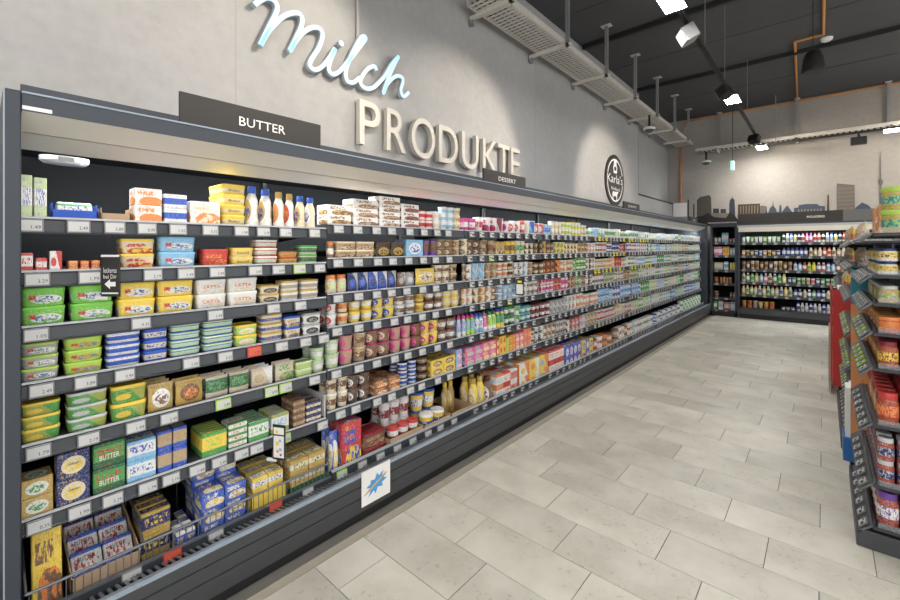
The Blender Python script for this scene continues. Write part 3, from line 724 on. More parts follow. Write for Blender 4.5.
# ---- first bay: every facing from the photograph: y0, y1, name, category, shape, height, depth, high, deep, colours, print, more
XF = SF - .006
B1 = {
0: [(0.100,0.134,'cheese_carton','carton','box',.156,.05,1,1,('pale_green','white','blue'),'band',{}), (0.134,0.173,'cheese_carton','carton','box',.150,.05,1,1,('pale_green','white','blue'),'band',{}),
    (0.195,0.306,'herb_butter_roll','butter roll','roll',.055,.055,1,1,('green','white','blue'),'band',{'lift':.012}),
    (0.436,0.540,'cream_box','box','box',.072,.09,2,1,('white','orange','orange'),'picture',{}), (0.544,0.637,'cream_box','box','box',.064,.09,2,1,('white','blue','blue'),'band',{}),
    (0.645,0.778,'cream_box','box','box',.105,.07,1,1,('white','cream','orange'),'picture',{}),
    (0.787,0.900,'butter_tub','tub','tub',.050,.10,4,2,('yellow','cream','yellow'),'band',{'words':('Butter',.5,.22,.42,'ink')}),
    (0.905,0.973,'cream_bottle','bottle','bottle',.205,.06,1,1,('white','gold','blue'),'oval',{}), (0.975,1.044,'cream_bottle','bottle','bottle',.198,.06,1,1,('white','gold','blue'),'oval',{}),
    (1.050,1.111,'cream_bottle','bottle','bottle',.190,.05,1,1,('white','orange','gold'),'oval',{}), (1.111,1.168,'cream_bottle','bottle','bottle',.185,.05,1,1,('white','red','gold'),'oval',{}),
    (1.174,1.235,'cream_bottle','bottle','bottle',.178,.05,1,1,('cream','gold','blue'),'oval',{}), (1.235,1.297,'cream_bottle','bottle','bottle',.175,.05,1,1,('cream','white','blue'),'oval',{}) ],
1: [(0.100,0.136,'yeast_box','box','box',.068,.06,1,1,('white','red','red'),'stripe',{}), (0.139,0.173,'yeast_box','box','box',.050,.06,1,1,('red','white','red'),'band',{}), (0.176,0.215,'yeast_box','box','box',.075,.06,1,1,('white','red','red'),'split',{}),
    (0.229,0.261,'yeast_cube','cube','box',.036,.036,1,2,('orange','red','lime'),'band',{}), (0.264,0.294,'yeast_cube','cube','box',.036,.036,1,2,('orange','red','lime'),'band',{}), (0.297,0.328,'yeast_cube','cube','box',.036,.036,1,2,('orange','red','lime'),'band',{}),
    (0.389,0.514,'margarine_tub','tub','tub',.062,.10,2,1,('cream','red','yellow'),'picture',{}), (0.525,0.674,'margarine_tub','tub','tub',.068,.10,2,1,('light_blue','white','light_blue'),'brand',{}),
    (0.699,0.819,'margarine_tub','tub','tub',.080,.10,1,1,('red','orange','red'),'picture',{}), (0.828,0.940,'margarine_tub','tub','tub',.043,.10,2,1,('yellow','cream','yellow'),'stripe',{'words':('becel',.5,.30,.42,'ink')}),
    (0.945,1.066,'spread_tub','tub','tub',.042,.09,3,1,('mint','red','white'),'stripe',{}), (1.072,1.180,'spread_tub','tub','tub',.034,.09,2,1,('orange','gold','brown'),'band',{}),
    (1.186,1.303,'spread_tub','tub','tub',.050,.09,2,1,('dark_green','beige','green'),'stripe',{}) ],
2: [(0.100,0.226,'margarine_tub','tub','tub',.070,.11,2,1,('bright_green','white','bright_green'),'brand',{}), (0.235,0.372,'margarine_tub','tub','tub',.070,.11,2,1,('bright_green','white','bright_green'),'brand',{}),
    (0.382,0.518,'margarine_tub','tub','tub',.072,.11,2,1,('yellow','white','yellow'),'brand',{}), (0.521,0.666,'margarine_tub','tub','tub',.072,.11,2,1,('yellow','white','yellow'),'brand',{}),
    (0.674,0.809,'margarine_tub','tub','tub',.069,.11,2,1,('white','cream','white'),'picture',{'words':('LÄTTA',.56,.26,.50,'rainbow')}), (0.814,0.960,'margarine_tub','tub','tub',.069,.11,2,1,('white','cream','white'),'picture',{'words':('LÄTTA',.56,.26,.50,'rainbow')}),
    (0.970,1.077,'butter_tub','tub','tub',.046,.09,2,1,('cream','navy','gold'),'oval',{}), (1.083,1.186,'butter_tub','tub','tub',.054,.09,2,1,('white','grey','gold'),'band',{}), (1.198,1.310,'butter_tub','tub','tub',.054,.09,2,1,('white','grey','gold'),'band',{}) ],
3: [(0.100,0.207,'margarine_tub','tub','tub',.047,.11,3,1,('grey','white','lime'),'brand',{}), (0.218,0.337,'margarine_tub','tub','tub',.047,.11,3,1,('lime','gold','lime'),'brand',{}),
    (0.344,0.464,'butter_tub','tub','tub',.050,.10,3,1,('white','blue','blue'),'band',{}), (0.471,0.562,'butter_tub','tub','tub',.047,.10,3,1,('cream','blue','blue'),'stripe',{}),
    (0.570,0.695,'spread_tub','tub','tub',.036,.11,4,1,('pale_green','blue','mint'),'stripe',{}), (0.703,0.842,'spread_tub','tub','tub',.036,.11,4,1,('mint','blue','pale_green'),'stripe',{}),
    (0.847,0.960,'spread_tub','tub','tub',.053,.10,2,1,('lime','white','yellow'),'oval',{}), (0.975,1.094,'spread_tub','tub','tub',.048,.09,3,1,('cream','blue','gold'),'band',{}),
    (1.105,1.198,'spread_tub','tub','tub',.060,.08,2,1,('cream','gold','blue'),'picture',{}), (1.210,1.323,'spread_tub','tub','tub',.062,.08,2,1,('white','black','grey'),'oval',{}) ],
4: [(0.100,0.212,'margarine_tub','tub','tub',.048,.11,3,1,('olive','green','yellow'),'split',{}), (0.226,0.353,'margarine_tub','tub','tub',.050,.11,3,1,('green','olive','silver'),'split',{}), (0.360,0.485,'margarine_tub','tub','tub',.072,.11,2,1,('green','olive','yellow'),'split',{}),
    (0.489,0.586,'butter_pouch','pouch','pouch',.120,.05,1,3,('gold','white','brown'),'oval',{}), (0.593,0.708,'butter_pouch','pouch','pouch',.112,.05,1,3,('gold','brown','orange'),'oval',{}),
    (0.716,0.819,'butter_pouch','pouch','pouch',.100,.04,1,3,('dark_green','beige','green'),'stripe',{}), (0.823,0.919,'butter_pouch','pouch','pouch',.100,.04,1,3,('dark_green','beige','green'),'stripe',{}),
    (0.929,1.044,'butter_pouch','pouch','pouch',.095,.04,1,3,('beige','white','tan'),'split',{}), (1.055,1.163,'butter_pouch','pouch','pouch',.100,.04,1,2,('beige','green','tan'),'picture',{}), (1.168,1.272,'spread_tub','tub','tub',.040,.08,2,1,('pale_green','lime','pale_green'),'band',{}),
    (1.272,1.362,'cream_cup','cup','cup',.070,.08,2,2,('pale_green','white','mint'),'band',{}) ],
5: [(0.100,0.190,'butter_box','box','box',.068,.10,2,1,('gold','white','green'),'oval',{}), (0.195,0.297,'butter_box','box','box',.100,.08,2,1,('navy','cream','yellow'),'oval',{'words':('Landbutter',.34,.10,.55,'ink')}),
    (0.303,0.409,'butter_box','box','box',.100,.09,2,1,('green','dark_green','red'),'stripe',{'words':('BUTTER',.62,.20,.42,'ink_w')}), (0.412,0.518,'butter_box','box','box',.085,.09,2,1,('white','light_blue','blue'),'stripe',{}),
    (0.521,0.578,'butter_box','box','box',.090,.07,2,2,('tan','blue','gold'),'stripe',{}), (0.578,0.637,'butter_box','box','box',.090,.07,2,2,('tan','blue','gold'),'stripe',{}),
    (0.695,0.809,'cheese_pack','cheese pack','box',.110,.024,1,7,('yellow','green','lime'),'stripe',{}), (0.814,0.905,'cheese_pack','cheese pack','box',.030,.10,4,1,('white','green','red'),'stripe',{}),
    (0.910,1.017,'cheese_pack','cheese pack','box',.095,.024,1,7,('white','green','green'),'stripe',{}), (1.028,1.128,'cheese_pack','cheese pack','box',.100,.024,1,7,('white','olive','light_blue'),'stripe',{}),
    (1.151,1.222,'chocolate_box','box','box',.036,.07,4,2,('brown','tan','dark_brown'),'band',{}), (1.228,1.323,'chocolate_box','box','box',.036,.07,3,2,('navy','cream','brown'),'band',{}) ],
}
INKS = dict(ink=ink, ink_w=ink_w, rainbow=simple('lettering_red', (.70, .08, .05), .5))
for si, rows in B1.items():
    cnt = [0]
    for (y0, y1, name, cat, shape, h, d, nh, nd, cols, style, ex) in rows:
        wd = ex.get('words')
        if wd: wd = (*wd[:4], INKS[wd[4]])
        fill_entry(0, si, y0, y1, name, cat, shape, h, d, nh, nd, cols, style, ZS1[si] + ex.get('lift', 0), XF, cnt, 1, wd)

# ---- other bays: runs of facings: y0, y1, name, category, shape, unit width, height, high, colour triplets, print
S = {
0: [(1.362,1.530,'chocolate_box','box','box',.15,.058,2,[('white','brown','gold')],'picture'), (1.544,1.740,'chocolate_box','box','box',.15,.055,3,[('white','brown','tan')],'picture'), (1.748,1.931,'chocolate_box','box','box',.15,.052,4,[('white','brown','tan')],'picture'),
    (1.940,2.112,'chocolate_box','box','box',.14,.055,3,[('white','brown','dark_red')],'picture'), (2.122,2.357,'dessert_cup','cup','cup',.075,.065,2,[('white','red','red'),('white','cream','white'),('cream','orange','white')],'band'),
    (2.357,2.594,'dessert_cup','cup','cup',.08,.058,3,[('white','light_blue','white'),('cream','gold','white')],'band'), (2.607,2.902,'dessert_cup','cup','cup',.09,.11,1,[('magenta','white','pink'),('white','red','white'),('white','orange','red')],'band'),
    (2.917,3.305,'dessert_cup','cup','cup',.10,.12,1,[('white','magenta','dark_red'),('white','dark_red','purple')],'oval'), (3.322,3.664,'dessert_cup','cup','cup',.09,.12,1,[('white','red','white'),('red','white','orange'),('white','cream','white')],'band'),
    (3.683,4.098,'dessert_cup','cup','cup',.09,.12,1,[('light_blue','blue','white'),('red','white','white'),('white','turquoise','white')],'oval'), (4.098,4.992,'yogurt_cup','cup','cup',.085,.075,2,[('white','green','silver'),('white','yellow','silver'),('white','blue','silver'),('white','lime','yellow')],'band'),
    (4.992,6.949,'yogurt_cup','cup','cup',.10,.11,1,[('white','light_blue','white'),('white','green','white'),('white','mint','green'),('white','lime','white')],'band'), (6.949,11.353,'yogurt_cup','cup','cup',.11,.12,1,[('white','light_blue','white'),('white','green','white'),('white','mint','light_blue')],'stripe')],
1: [(1.369,1.416,'mousse_jar','jar','jar',.08,.10,1,[('brown','white','orange')],'band'), (1.423,1.715,'snack_pack','pack','tub',.13,.05,2,[('tan','brown','cream'),('brown','cream','tan'),('beige','brown','orange')],'picture'),
    (1.723,1.977,'snack_pack','pack','tub',.14,.10,1,[('black','gold','dark_brown'),('dark_brown','gold','black')],'oval'), (1.986,2.153,'cookie_box','box','box',.17,.12,1,[('light_blue','white','blue')],'oval'),
    (2.163,2.323,'dessert_cup','cup','cup',.07,.12,1,[('brown','purple','dark_brown'),('dark_brown','light_blue','brown')],'stripe'), (2.323,2.960,'dessert_cup','cup','cup',.085,.062,2,[('brown','cream','tan'),('tan','brown','cream'),('cream','brown','white'),('dark_brown','cream','brown')],'oval'),
    (2.975,3.570,'dessert_cup','cup','cup',.09,.125,1,[('tan','brown','brown'),('gold','cream','brown'),('yellow','brown','gold'),('cream','green','white')],'band'), (3.570,4.165,'dessert_cup','cup','cup',.085,.062,2,[('dark_brown','cream','black'),('brown','tan','black'),('dark_brown','gold','brown')],'oval'),
    (4.165,5.363,'yogurt_cup','cup','cup',.085,.065,2,[('white','green','mint'),('yellow','green','white'),('brown','cream','gold'),('white','orange','white'),('cream','dark_red','white')],'band'), (5.363,7.459,'yogurt_cup','cup','cup',.095,.065,2,[('white','blue','white'),('navy','white','blue'),('white','red','silver')],'band'),
    (7.459,11.353,'yogurt_cup','cup','cup',.11,.065,2,[('white','green','white'),('white','light_blue','white'),('cream','orange','white')],'band')],
2: [(1.369,1.508,'mousse_jar','jar','jar',.09,.11,1,[('beige','pale_green','orange'),('beige','green','cream')],'band'), (1.515,1.913,'dessert_pouch','pouch','pouch',.085,.115,1,[('navy','silver','blue'),('blue','white','navy')],'split'), (1.922,2.083,'dessert_pouch','pouch','pouch',.10,.10,1,[('brown','silver','grey'),('grey','brown','silver')],'split'),
    (2.093,2.290,'dessert_pouch','pouch','pouch',.18,.12,1,[('yellow','cream','brown')],'oval'), (2.290,2.645,'dessert_cup','cup','cup',.09,.07,2,[('cream','brown','white'),('tan','dark_brown','cream'),('cream','dark_red','brown')],'band'),
    (2.658,3.722,'dessert_cup','cup','cup',.09,.070,2,[('white','brown','white'),('white','light_blue','silver'),('tan','brown','cream'),('white','orange','brown'),('cream','dark_brown','black')],'oval'), (3.742,4.305,'dessert_cup','cup','cup',.09,.07,2,[('brown','cream','dark_brown'),('dark_brown','orange','brown')],'oval'),
    (4.305,4.630,'yogurt_cup','cup','cup',.09,.07,2,[('cream','orange','white')],'band'), (4.630,4.992,'yogurt_cup','cup','cup',.09,.07,2,[('green','white','lime')],'band'), (4.992,6.949,'yogurt_cup','cup','cup',.095,.07,2,[('cream','orange','white'),('white','gold','white'),('beige','red','white'),('white','brown','cream')],'band'),
    (6.949,11.353,'yogurt_cup','cup','cup',.11,.07,2,[('white','green','white'),('cream','orange','white'),('white','light_blue','white')],'band')],
3: [(1.369,1.444,'dessert_cup','cup','cup',.085,.075,2,[('white','red','silver')],'oval'), (1.444,1.530,'dessert_cup','cup','cup',.088,.075,2,[('cream','orange','brown')],'band'), (1.530,1.715,'dessert_cup','cup','cup',.088,.075,2,[('yellow','white','gold'),('yellow','orange','white')],'band'),
    (1.715,1.904,'dessert_cup','cup','cup',.088,.075,2,[('yellow','blue','white'),('white','orange','cream')],'oval'), (1.904,2.194,'dessert_cup','cup','cup',.088,.075,2,[('white','brown','silver'),('yellow','gold','brown'),('white','grey','white')],'band'),
    (2.194,2.582,'dessert_cup','cup','cup',.088,.075,2,[('brown','white','dark_brown'),('yellow','cream','white'),('dark_brown','cream','brown')],'band'), (2.582,3.111,'dessert_cup','cup','cup',.088,.07,2,[('white','orange','cream'),('brown','cream','white'),('cream','orange','gold')],'oval'),
    (3.111,3.443,'dessert_cup','cup','cup',.088,.07,2,[('white','light_blue','blue'),('light_blue','white','silver')],'band'), (3.443,3.822,'dessert_cup','cup','cup',.088,.07,2,[('white','brown','white')],'oval'), (3.822,4.501,'yogurt_cup','cup','cup',.088,.08,2,[('white','pink','red'),('tan','red','white'),('pink','white','magenta')],'band'),
    (4.501,6.949,'yogurt_cup','cup','cup',.095,.08,2,[('beige','green','white'),('cream','orange','white'),('tan','dark_red','cream'),('white','brown','white')],'band'), (6.949,11.353,'yogurt_cup','cup','cup',.11,.08,2,[('white','green','white'),('cream','orange','white'),('white','yellow','lime')],'band')],
4: [(1.369,1.465,'dessert_cup','cup','cup',.10,.085,2,[('pale_green','white','mint')],'band'), (1.465,1.567,'dessert_cup','cup','cup',.10,.09,2,[('tan','pink','pink')],'oval'), (1.567,1.667,'dessert_cup','cup','cup',.10,.09,2,[('tan','brown','cream')],'band'), (1.667,1.868,'dessert_cup','cup','cup',.095,.09,2,[('brown','cream','magenta'),('brown','pink','brown')],'oval'),
    (1.868,2.153,'dessert_cup','cup','cup',.09,.088,2,[('tan','pink','magenta'),('brown','pink','dark_brown'),('dark_red','white','pink')],'oval'), (2.153,2.334,'dessert_cup','cup','cup',.09,.088,2,[('yellow','magenta','cream'),('yellow','pink','gold')],'oval'), (2.334,2.532,'dessert_cup','cup','cup',.09,.085,2,[('brown','white','dark_brown')],'band'),
    (2.545,2.946,'milkshake_bottle','bottle','drink',.055,.165,1,[('light_blue','white','pink'),('turquoise','lime','magenta'),('white','light_blue','blue'),('pink','white','pink')],'stripe'), (2.960,3.206,'milkshake_bottle','bottle','drink',.06,.15,1,[('lime','white','green'),('green','yellow','blue')],'stripe'),
    (3.206,3.683,'dessert_cup','cup','cup',.09,.085,2,[('dark_green','white','green'),('green','white','white'),('teal','white','turquoise')],'band'), (3.683,4.075,'dessert_cup','cup','cup',.09,.08,2,[('dark_red','white','dark_brown'),('green','white','dark_green')],'band'),
    (4.075,5.363,'yogurt_cup','cup','cup',.095,.08,2,[('white','grey','silver'),('white','yellow','cream'),('white','orange','white'),('white','red','white'),('orange','white','red')],'band'), (5.363,6.949,'yogurt_cup','cup','cup',.10,.085,2,[('blue','white','light_blue'),('light_blue','white','blue')],'oval'), (6.949,11.353,'yogurt_cup','cup','cup',.11,.085,2,[('white','light_blue','blue'),('white','green','white')],'band')],
5: [(1.369,1.522,'pudding_cup','cup','latte',.10,.095,2,[('cream','brown','white')],'band'), (1.522,1.691,'pudding_cup','cup','cup',.095,.085,2,[('dark_brown','white','brown'),('brown','cream','black')],'oval'), (1.707,1.931,'wafer_pack','pack','box',.11,.045,2,[('brown','orange','cream'),('orange','brown','cream')],'picture'),
    (1.940,2.112,'dessert_cup','cup','cup',.09,.055,3,[('white','blue','navy')],'band'), (2.122,2.226,'dessert_cup','cup','cup',.09,.055,3,[('dark_brown','tan','black')],'band'), (2.236,2.508,'dessert_box','box','box',.12,.06,2,[('yellow','brown','cream'),('brown','yellow','tan')],'oval'),
    (2.520,2.860,'dessert_box','box','box',.10,.075,2,[('light_blue','pink','white'),('pink','light_blue','yellow'),('light_blue','red','blue')],'picture'), (2.860,3.065,'dessert_box','box','box',.09,.07,2,[('pink','yellow','white'),('yellow','pink','orange')],'picture'), (3.065,3.373,'dessert_box','box','box',.055,.075,2,[('red','yellow','white'),('yellow','orange','red'),('lime','yellow','green'),('orange','yellow','red')],'oval'),
    (3.373,3.664,'dessert_box','box','box',.08,.08,2,[('pink','yellow','white'),('orange','pink','yellow')],'picture'), (3.664,4.552,'pudding_cup','cup','cup',.09,.075,2,[('white','brown','grey'),('white','black','white'),('brown','white','cream'),('silver','brown','white')],'oval'),
    (4.552,4.934,'dessert_box','box','box',.10,.07,2,[('light_blue','orange','white'),('red','light_blue','yellow')],'picture'), (4.934,6.949,'pudding_cup','cup','cup',.10,.08,2,[('cream','tan','white'),('white','red','silver'),('beige','dark_red','white'),('white','orange','cream')],'band'), (6.949,11.353,'yogurt_cup','cup','cup',.115,.085,2,[('white','blue','light_blue'),('white','green','white'),('white','light_blue','white')],'band')],
}
used = [0]
ORDCNT = {}
def runs(S, zlist, xf):
    for si, rows in S.items():
        for (y0, y1, name, cat, shape, uw, h, nh, cols, style) in rows:
            n = max(1, round((y1 - y0) / uw)); W = (y1 - y0) / n
            rr = random.Random(int(y0 * 997) + si); left = 0; q = -1
            for i in range(n):
                a, b = y0 + i*W, y0 + (i+1)*W
                bay = int(((a + b)/2 - Y0) / MOD)
                if bay > 8: continue
                # keep off the seam between two shelves
                e1, e2 = Y0 + bay*MOD + .008, Y0 + (bay+1)*MOD - .008
                a, b = max(a, e1), min(b, e2)
                cnt = ORDCNT.setdefault((bay, si), [0])
                if left <= 0:        # a new product every few facings
                    left = rr.choice((1, 2, 2)) if bay < 3 else rr.choice((1, 2, 2, 3, 3, 4)); q += 1
                    cc = cols[q % len(cols)] if bay < 3 else rr.choice(cols)
                    st = style if bay < 2 else rr.choice((style, style, 'oval', 'picture', 'split', 'band'))
                    if shape not in ('cup', 'jar'): st = style
                    hs = 1 if bay < 2 else rr.uniform(.86, 1.10); gap = rr.choice((0, .006, .012)) if bay > 2 else 0
                    if bay > 4 and rr.random() < .5: cc = rr.choice([('white','light_blue','white'),('white','mint','white'),('white','green','white'),('white','silver','blue'),('white','pale_green','lime'),('white','cream','white')])
                    if bay > 3 and rr.random() < .3: cc = (cc[0], cc[1], rr.choice(('white', 'silver', 'white', cc[1])))
                left -= 1
                room = (zlist[si-1] if si else 1.95) - zlist[si] - .034; hh = min(h * hs, room / nh)
                depth = {'box': .12, 'pouch': .05, 'tub': .09}.get(shape, W)
                near = (a < 2.6)
                nd = 2 if (si >= 3 and a < 4.0) else 1
                fill_entry(bay, si, a + gap/2, b - gap/2, name, cat, shape, hh, depth, nh, nd, cc, st, zlist[si], xf, cnt, 1, None, near)
runs(S, ZS2, XF)
# ---- bottom deck
DK = DECK
def tray(label, y0, y1, x0, x1, h, mat, group='cardboard shelf trays', hb=None):
    g = G(); t = .004; hb = hb or h; z0 = DK + .001
    g.box(x0, x1, y0, y1, z0, z0 + t); g.box(x1 - t, x1, y0, y1, z0, z0 + h); g.box(x0, x0 + t, y0, y1, z0, z0 + hb)
    for y in (y0, y1 - t):
        g.prism([(x0, z0), (x1, z0), (x1, z0 + h), (x0, z0 + hb)], y, y + t)
    cx, cy = (x0+x1)/2, (y0+y1)/2
    g.v = [(a - cx, b - cy, c - z0) for a, b, c in g.v]
    return tag(obj('display_tray', g.mesh('display_tray', [mat]), None, (cx, cy, z0)), label, 'tray', group)
cards = {n: simple('tray_' + n, c, .7) for n, c in (('kraft', PAL['kraft']), ('blue', PAL['blue']), ('yellow', PAL['yellow']), ('green', PAL['dark_green']), ('orange', (.75,.13,.03)))}
tray('brown cardboard tray of blue and white butter packs, bottom deck', 0.235, 0.453, -2.62, -2.135, .10, cards['kraft'], hb=.20)
tray('blue tray under the stacked blue boxes, bottom deck', 0.674, 0.895, -2.42, -2.135, .05, cards['blue'], 'coloured shelf trays')
tray('yellow tray of yellow butter boxes, bottom deck', 0.905, 1.088, -2.42, -2.135, .12, cards['yellow'], 'coloured shelf trays')
tray('dark green tray of gold boxes, bottom deck', 1.105, 1.342, -2.44, -2.135, .07, cards['green'], 'coloured shelf trays')
tray('brown cardboard tray of red and white coffee cups, bottom deck', 1.798, 2.102, -2.46, -2.130, .10, cards['kraft'])
tray('brown cardboard tray of yellow pudding cups, bottom deck', 2.122, 2.391, -2.46, -2.130, .09, cards['kraft'])
tray('brown cardboard tray, nearly empty, bottom deck', 2.414, 2.684, -2.46, -2.130, .09, cards['kraft'])
tray('orange tray of white and orange milk slice boxes, bottom deck', 3.005, 3.373, -2.46, -2.130, .06, cards['orange'], 'coloured shelf trays')
XD = -2.142
def deck_row(bay, y0, y1, name, cat, shape, n, h, nh, nd, cols, style, d=.10, z=DK + .006, xf=XD, words=None, split=True, tilt=0, back=0):
    W = (y1 - y0) / n; cnt = ORDCNT.setdefault((bay, 6), [0])
    for i in range(n):
        fill_entry(bay, 6, y0 + i*W, y0 + (i+1)*W, name, cat, shape, h, d, nh, nd, cols[i % len(cols)], style, z, xf, cnt, 1, words, split, tilt)
# tall yellow pack leaning in the basket
deck_row(0, 0.128, 0.215, 'pastry_pack', 'pack', 'box', 1, .30, 1, 1, [('yellow', 'brown', 'orange')], 'picture', d=.05, xf=-2.16, tilt=-.12)
# butter packs standing in steps in the tray
for k in range(4):
    for i in range(2):
        ya = 0.241 + .004 + i * (0.446 - 0.241) / 2; wd = (0.446 - 0.241) / 2 - .006
        pack('butter_pack', 'pack', 'box', wd, .115, .058, [('white','blue','red'), ('white','navy','red')][k > 1], 'stripe', (-2.215 - k * .095, ya + wd/2, DK + .022 + k * .020),
             'white and blue butter pack leaning in the cardboard tray, row %s, %s' % (('one', 'two', 'three', 'four')[k], ('left', 'right')[i]), 'butter packs in the cardboard tray', 0, False, ('BUTTER', .55, .16, .70, ink) if k < 2 else None, -.75)
deck_row(0, 0.464, 0.578, 'cheese_pack', 'cheese pack', 'box', 1, .10, 2, 3, [('navy','gold','yellow')], 'stripe', d=.05, xf=-2.20)
deck_row(0, 0.582, 0.661, 'cheese_pack', 'cheese pack', 'box', 2, .085, 1, 3, [('blue','white','yellow')], 'stripe', d=.06)
deck_row(0, 0.682, 0.885, 'butter_box', 'box', 'box', 2, .070, 3, 1, [('blue','white','yellow'),('blue','white','gold')], 'picture', d=.11)
deck_row(0, 0.682, 0.885, 'cookie_box', 'box', 'box', 2, .076, 4, 1, [('blue','white','tan'),('blue','cream','white')], 'picture', d=.11, xf=XD - .12)
deck_row(0, 0.915, 1.077, 'butter_box', 'box', 'box', 2, .062, 3, 3, [('yellow','white','navy')], 'band', d=.075)
deck_row(0, 1.116, 1.329, 'butter_box', 'box', 'box', 2, .066, 3, 2, [('gold','cream','dark_green')], 'band', d=.11)
deck_row(1, 1.369, 1.430, 'snack_pouch', 'pouch', 'pouch', 1, .27, 1, 2, [('blue','white','yellow')], 'oval', d=.07)
deck_row(1, 1.437, 1.582, 'cookie_box', 'box', 'box', 1, .30, 1, 2, [('red','blue','yellow')], 'picture', d=.07)
deck_row(1, 1.597, 1.782, 'dessert_bowl', 'bowl', 'tub', 1, .090, 2, 1, [('brown','tan','dark_red')], 'picture', d=.15)
deck_row(1, 1.824, 2.093, 'coffee_cup', 'cup', 'latte', 3, .145, 1, 1, [('white','brown','red')], 'band')
deck_row(1, 1.824, 2.093, 'coffee_cup', 'cup', 'latte', 3, .145, 2, 2, [('white','dark_red','white')], 'band', xf=-2.235)
deck_row(1, 2.143, 2.379, 'pudding_cup', 'cup', 'latte', 2, .135, 1, 1, [('yellow','blue','white')], 'band')
deck_row(1, 2.143, 2.379, 'pudding_cup', 'cup', 'latte', 2, .135, 2, 2, [('yellow','white','blue')], 'band', xf=-2.245)
deck_row(1, 2.425, 2.508, 'pudding_cup', 'cup', 'cup', 1, .08, 1, 1, [('dark_brown','red','black')], 'band', xf=-2.33, z=DK + .006)
deck_row(1, 2.520, 2.658, 'drink_carton', 'carton', 'drink', 2, .25, 1, 1, [('gold','cream','yellow')], 'oval', xf=-2.30)
deck_row(1, 2.153, 2.391, 'dessert_jar', 'jar', 'jar', 3, .16, 1, 1, [('dark_brown','cream','black'),('brown','tan','black')], 'band', xf=-2.50)
deck_row(2, 2.697, 2.874, 'drink_carton', 'carton', 'drink', 2, .27, 1, 2, [('yellow','cream','gold')], 'oval')
deck_row(2, 2.888, 2.990, 'drink_carton', 'carton', 'drink', 1, .24, 1, 2, [('brown','white','dark_brown')], 'oval')
deck_row(2, 3.019, 3.356, 'milk_slice_box', 'box', 'box', 3, .115, 2, 2, [('white','orange','light_blue'),('white','red','orange'),('orange','white','blue')], 'stripe', d=.14)
deck_row(2, 3.390, 3.946, 'milk_slice_box', 'box', 'box', 3, .125, 2, 2, [('white','orange','yellow'),('yellow','white','orange'),('yellow','orange','light_blue')], 'split', d=.15, split=False)
deck_row(3, 3.967, 4.305, 'milk_slice_box', 'box', 'box', 3, .135, 2, 2, [('white','red','orange')], 'stripe', d=.14, split=False)
deck_row(3, 4.329, 4.737, 'milk_slice_box', 'box', 'box', 4, .125, 2, 2, [('blue','white','light_blue'),('purple','white','blue')], 'oval', d=.14, split=False)
deck_row(4, 4.765, 5.081, 'milk_slice_box', 'box', 'box', 3, .12, 2, 2, [('yellow','blue','white'),('blue','yellow','white')], 'oval', d=.14, split=False)
deck_row(4, 5.111, 5.776, 'yogurt_bucket', 'bucket', 'drum', 4, .10, 2, 1, [('orange','white','brown'),('white','red','white'),('tan','brown','orange')], 'band', split=False)
deck_row(5, 5.886, 6.579, 'yogurt_bucket', 'bucket', 'drum', 6, .11, 2, 1, [('tan','white','brown'),('white','red','white'),('cream','tan','white')], 'band', split=False)
deck_row(6, 6.668, 7.568, 'yogurt_bucket', 'bucket', 'drum', 8, .11, 2, 1, [('white','light_blue','white'),('white','red','white'),('cream','green','white')], 'band', split=False)
deck_row(7, 7.680, 9.337, 'yogurt_bucket', 'bucket', 'drum', 15, .11, 2, 1, [('white','light_blue','blue'),('white','green','white'),('white','red','white')], 'band', split=False)
deck_row(8, 9.495, 11.246, 'yogurt_bucket', 'bucket', 'drum', 14, .13, 2, 1, [('white','green','white'),('mint','white','green')], 'band', split=False)
# blue tray with a herb roll and two brown empty trays on the top shelf, white divider at the end of the first bay
def shelf_tray(label, y0, y1, z, mat, h=.035, d=.085):
    g = G(); t = .003; x1 = XF; x0 = XF - d
    g.box(x0, x1, y0, y1, z, z + t); g.box(x1 - t, x1, y0, y1, z, z + h); g.box(x0, x0 + t, y0, y1, z, z + h); g.box(x0, x1, y0, y0 + t, z, z + h*1.7); g.box(x0, x1, y1 - t, y1, z, z + h*1.7)
    cx, cy = (x0+x1)/2, (y0+y1)/2; g.v = [(a-cx, b-cy, c-z) for a, b, c in g.v]
    tag(obj('display_tray', g.mesh('display_tray', [mat]), None, (cx, cy, z)), label, 'tray', 'trays on the top shelf')
shelf_tray('small blue tray holding a herb butter roll, top shelf', 0.184, 0.318, ZS1[0] + .0008, cards['blue'])
shelf_tray('small empty brown cardboard tray left of the cream boxes, top shelf', 0.328, 0.426, ZS1[0] + .0008, cards['kraft'], .03)
obj('shelf_divider', G().box(-2.62, -2.18, 1.349 - .002, 1.349 + .002, ZS1[5] + .001, ZS1[5] + .13).mesh('shelf_divider', [white_p]), cases[0], (2.5, -(Y0 + 1.5*MOD), 0))

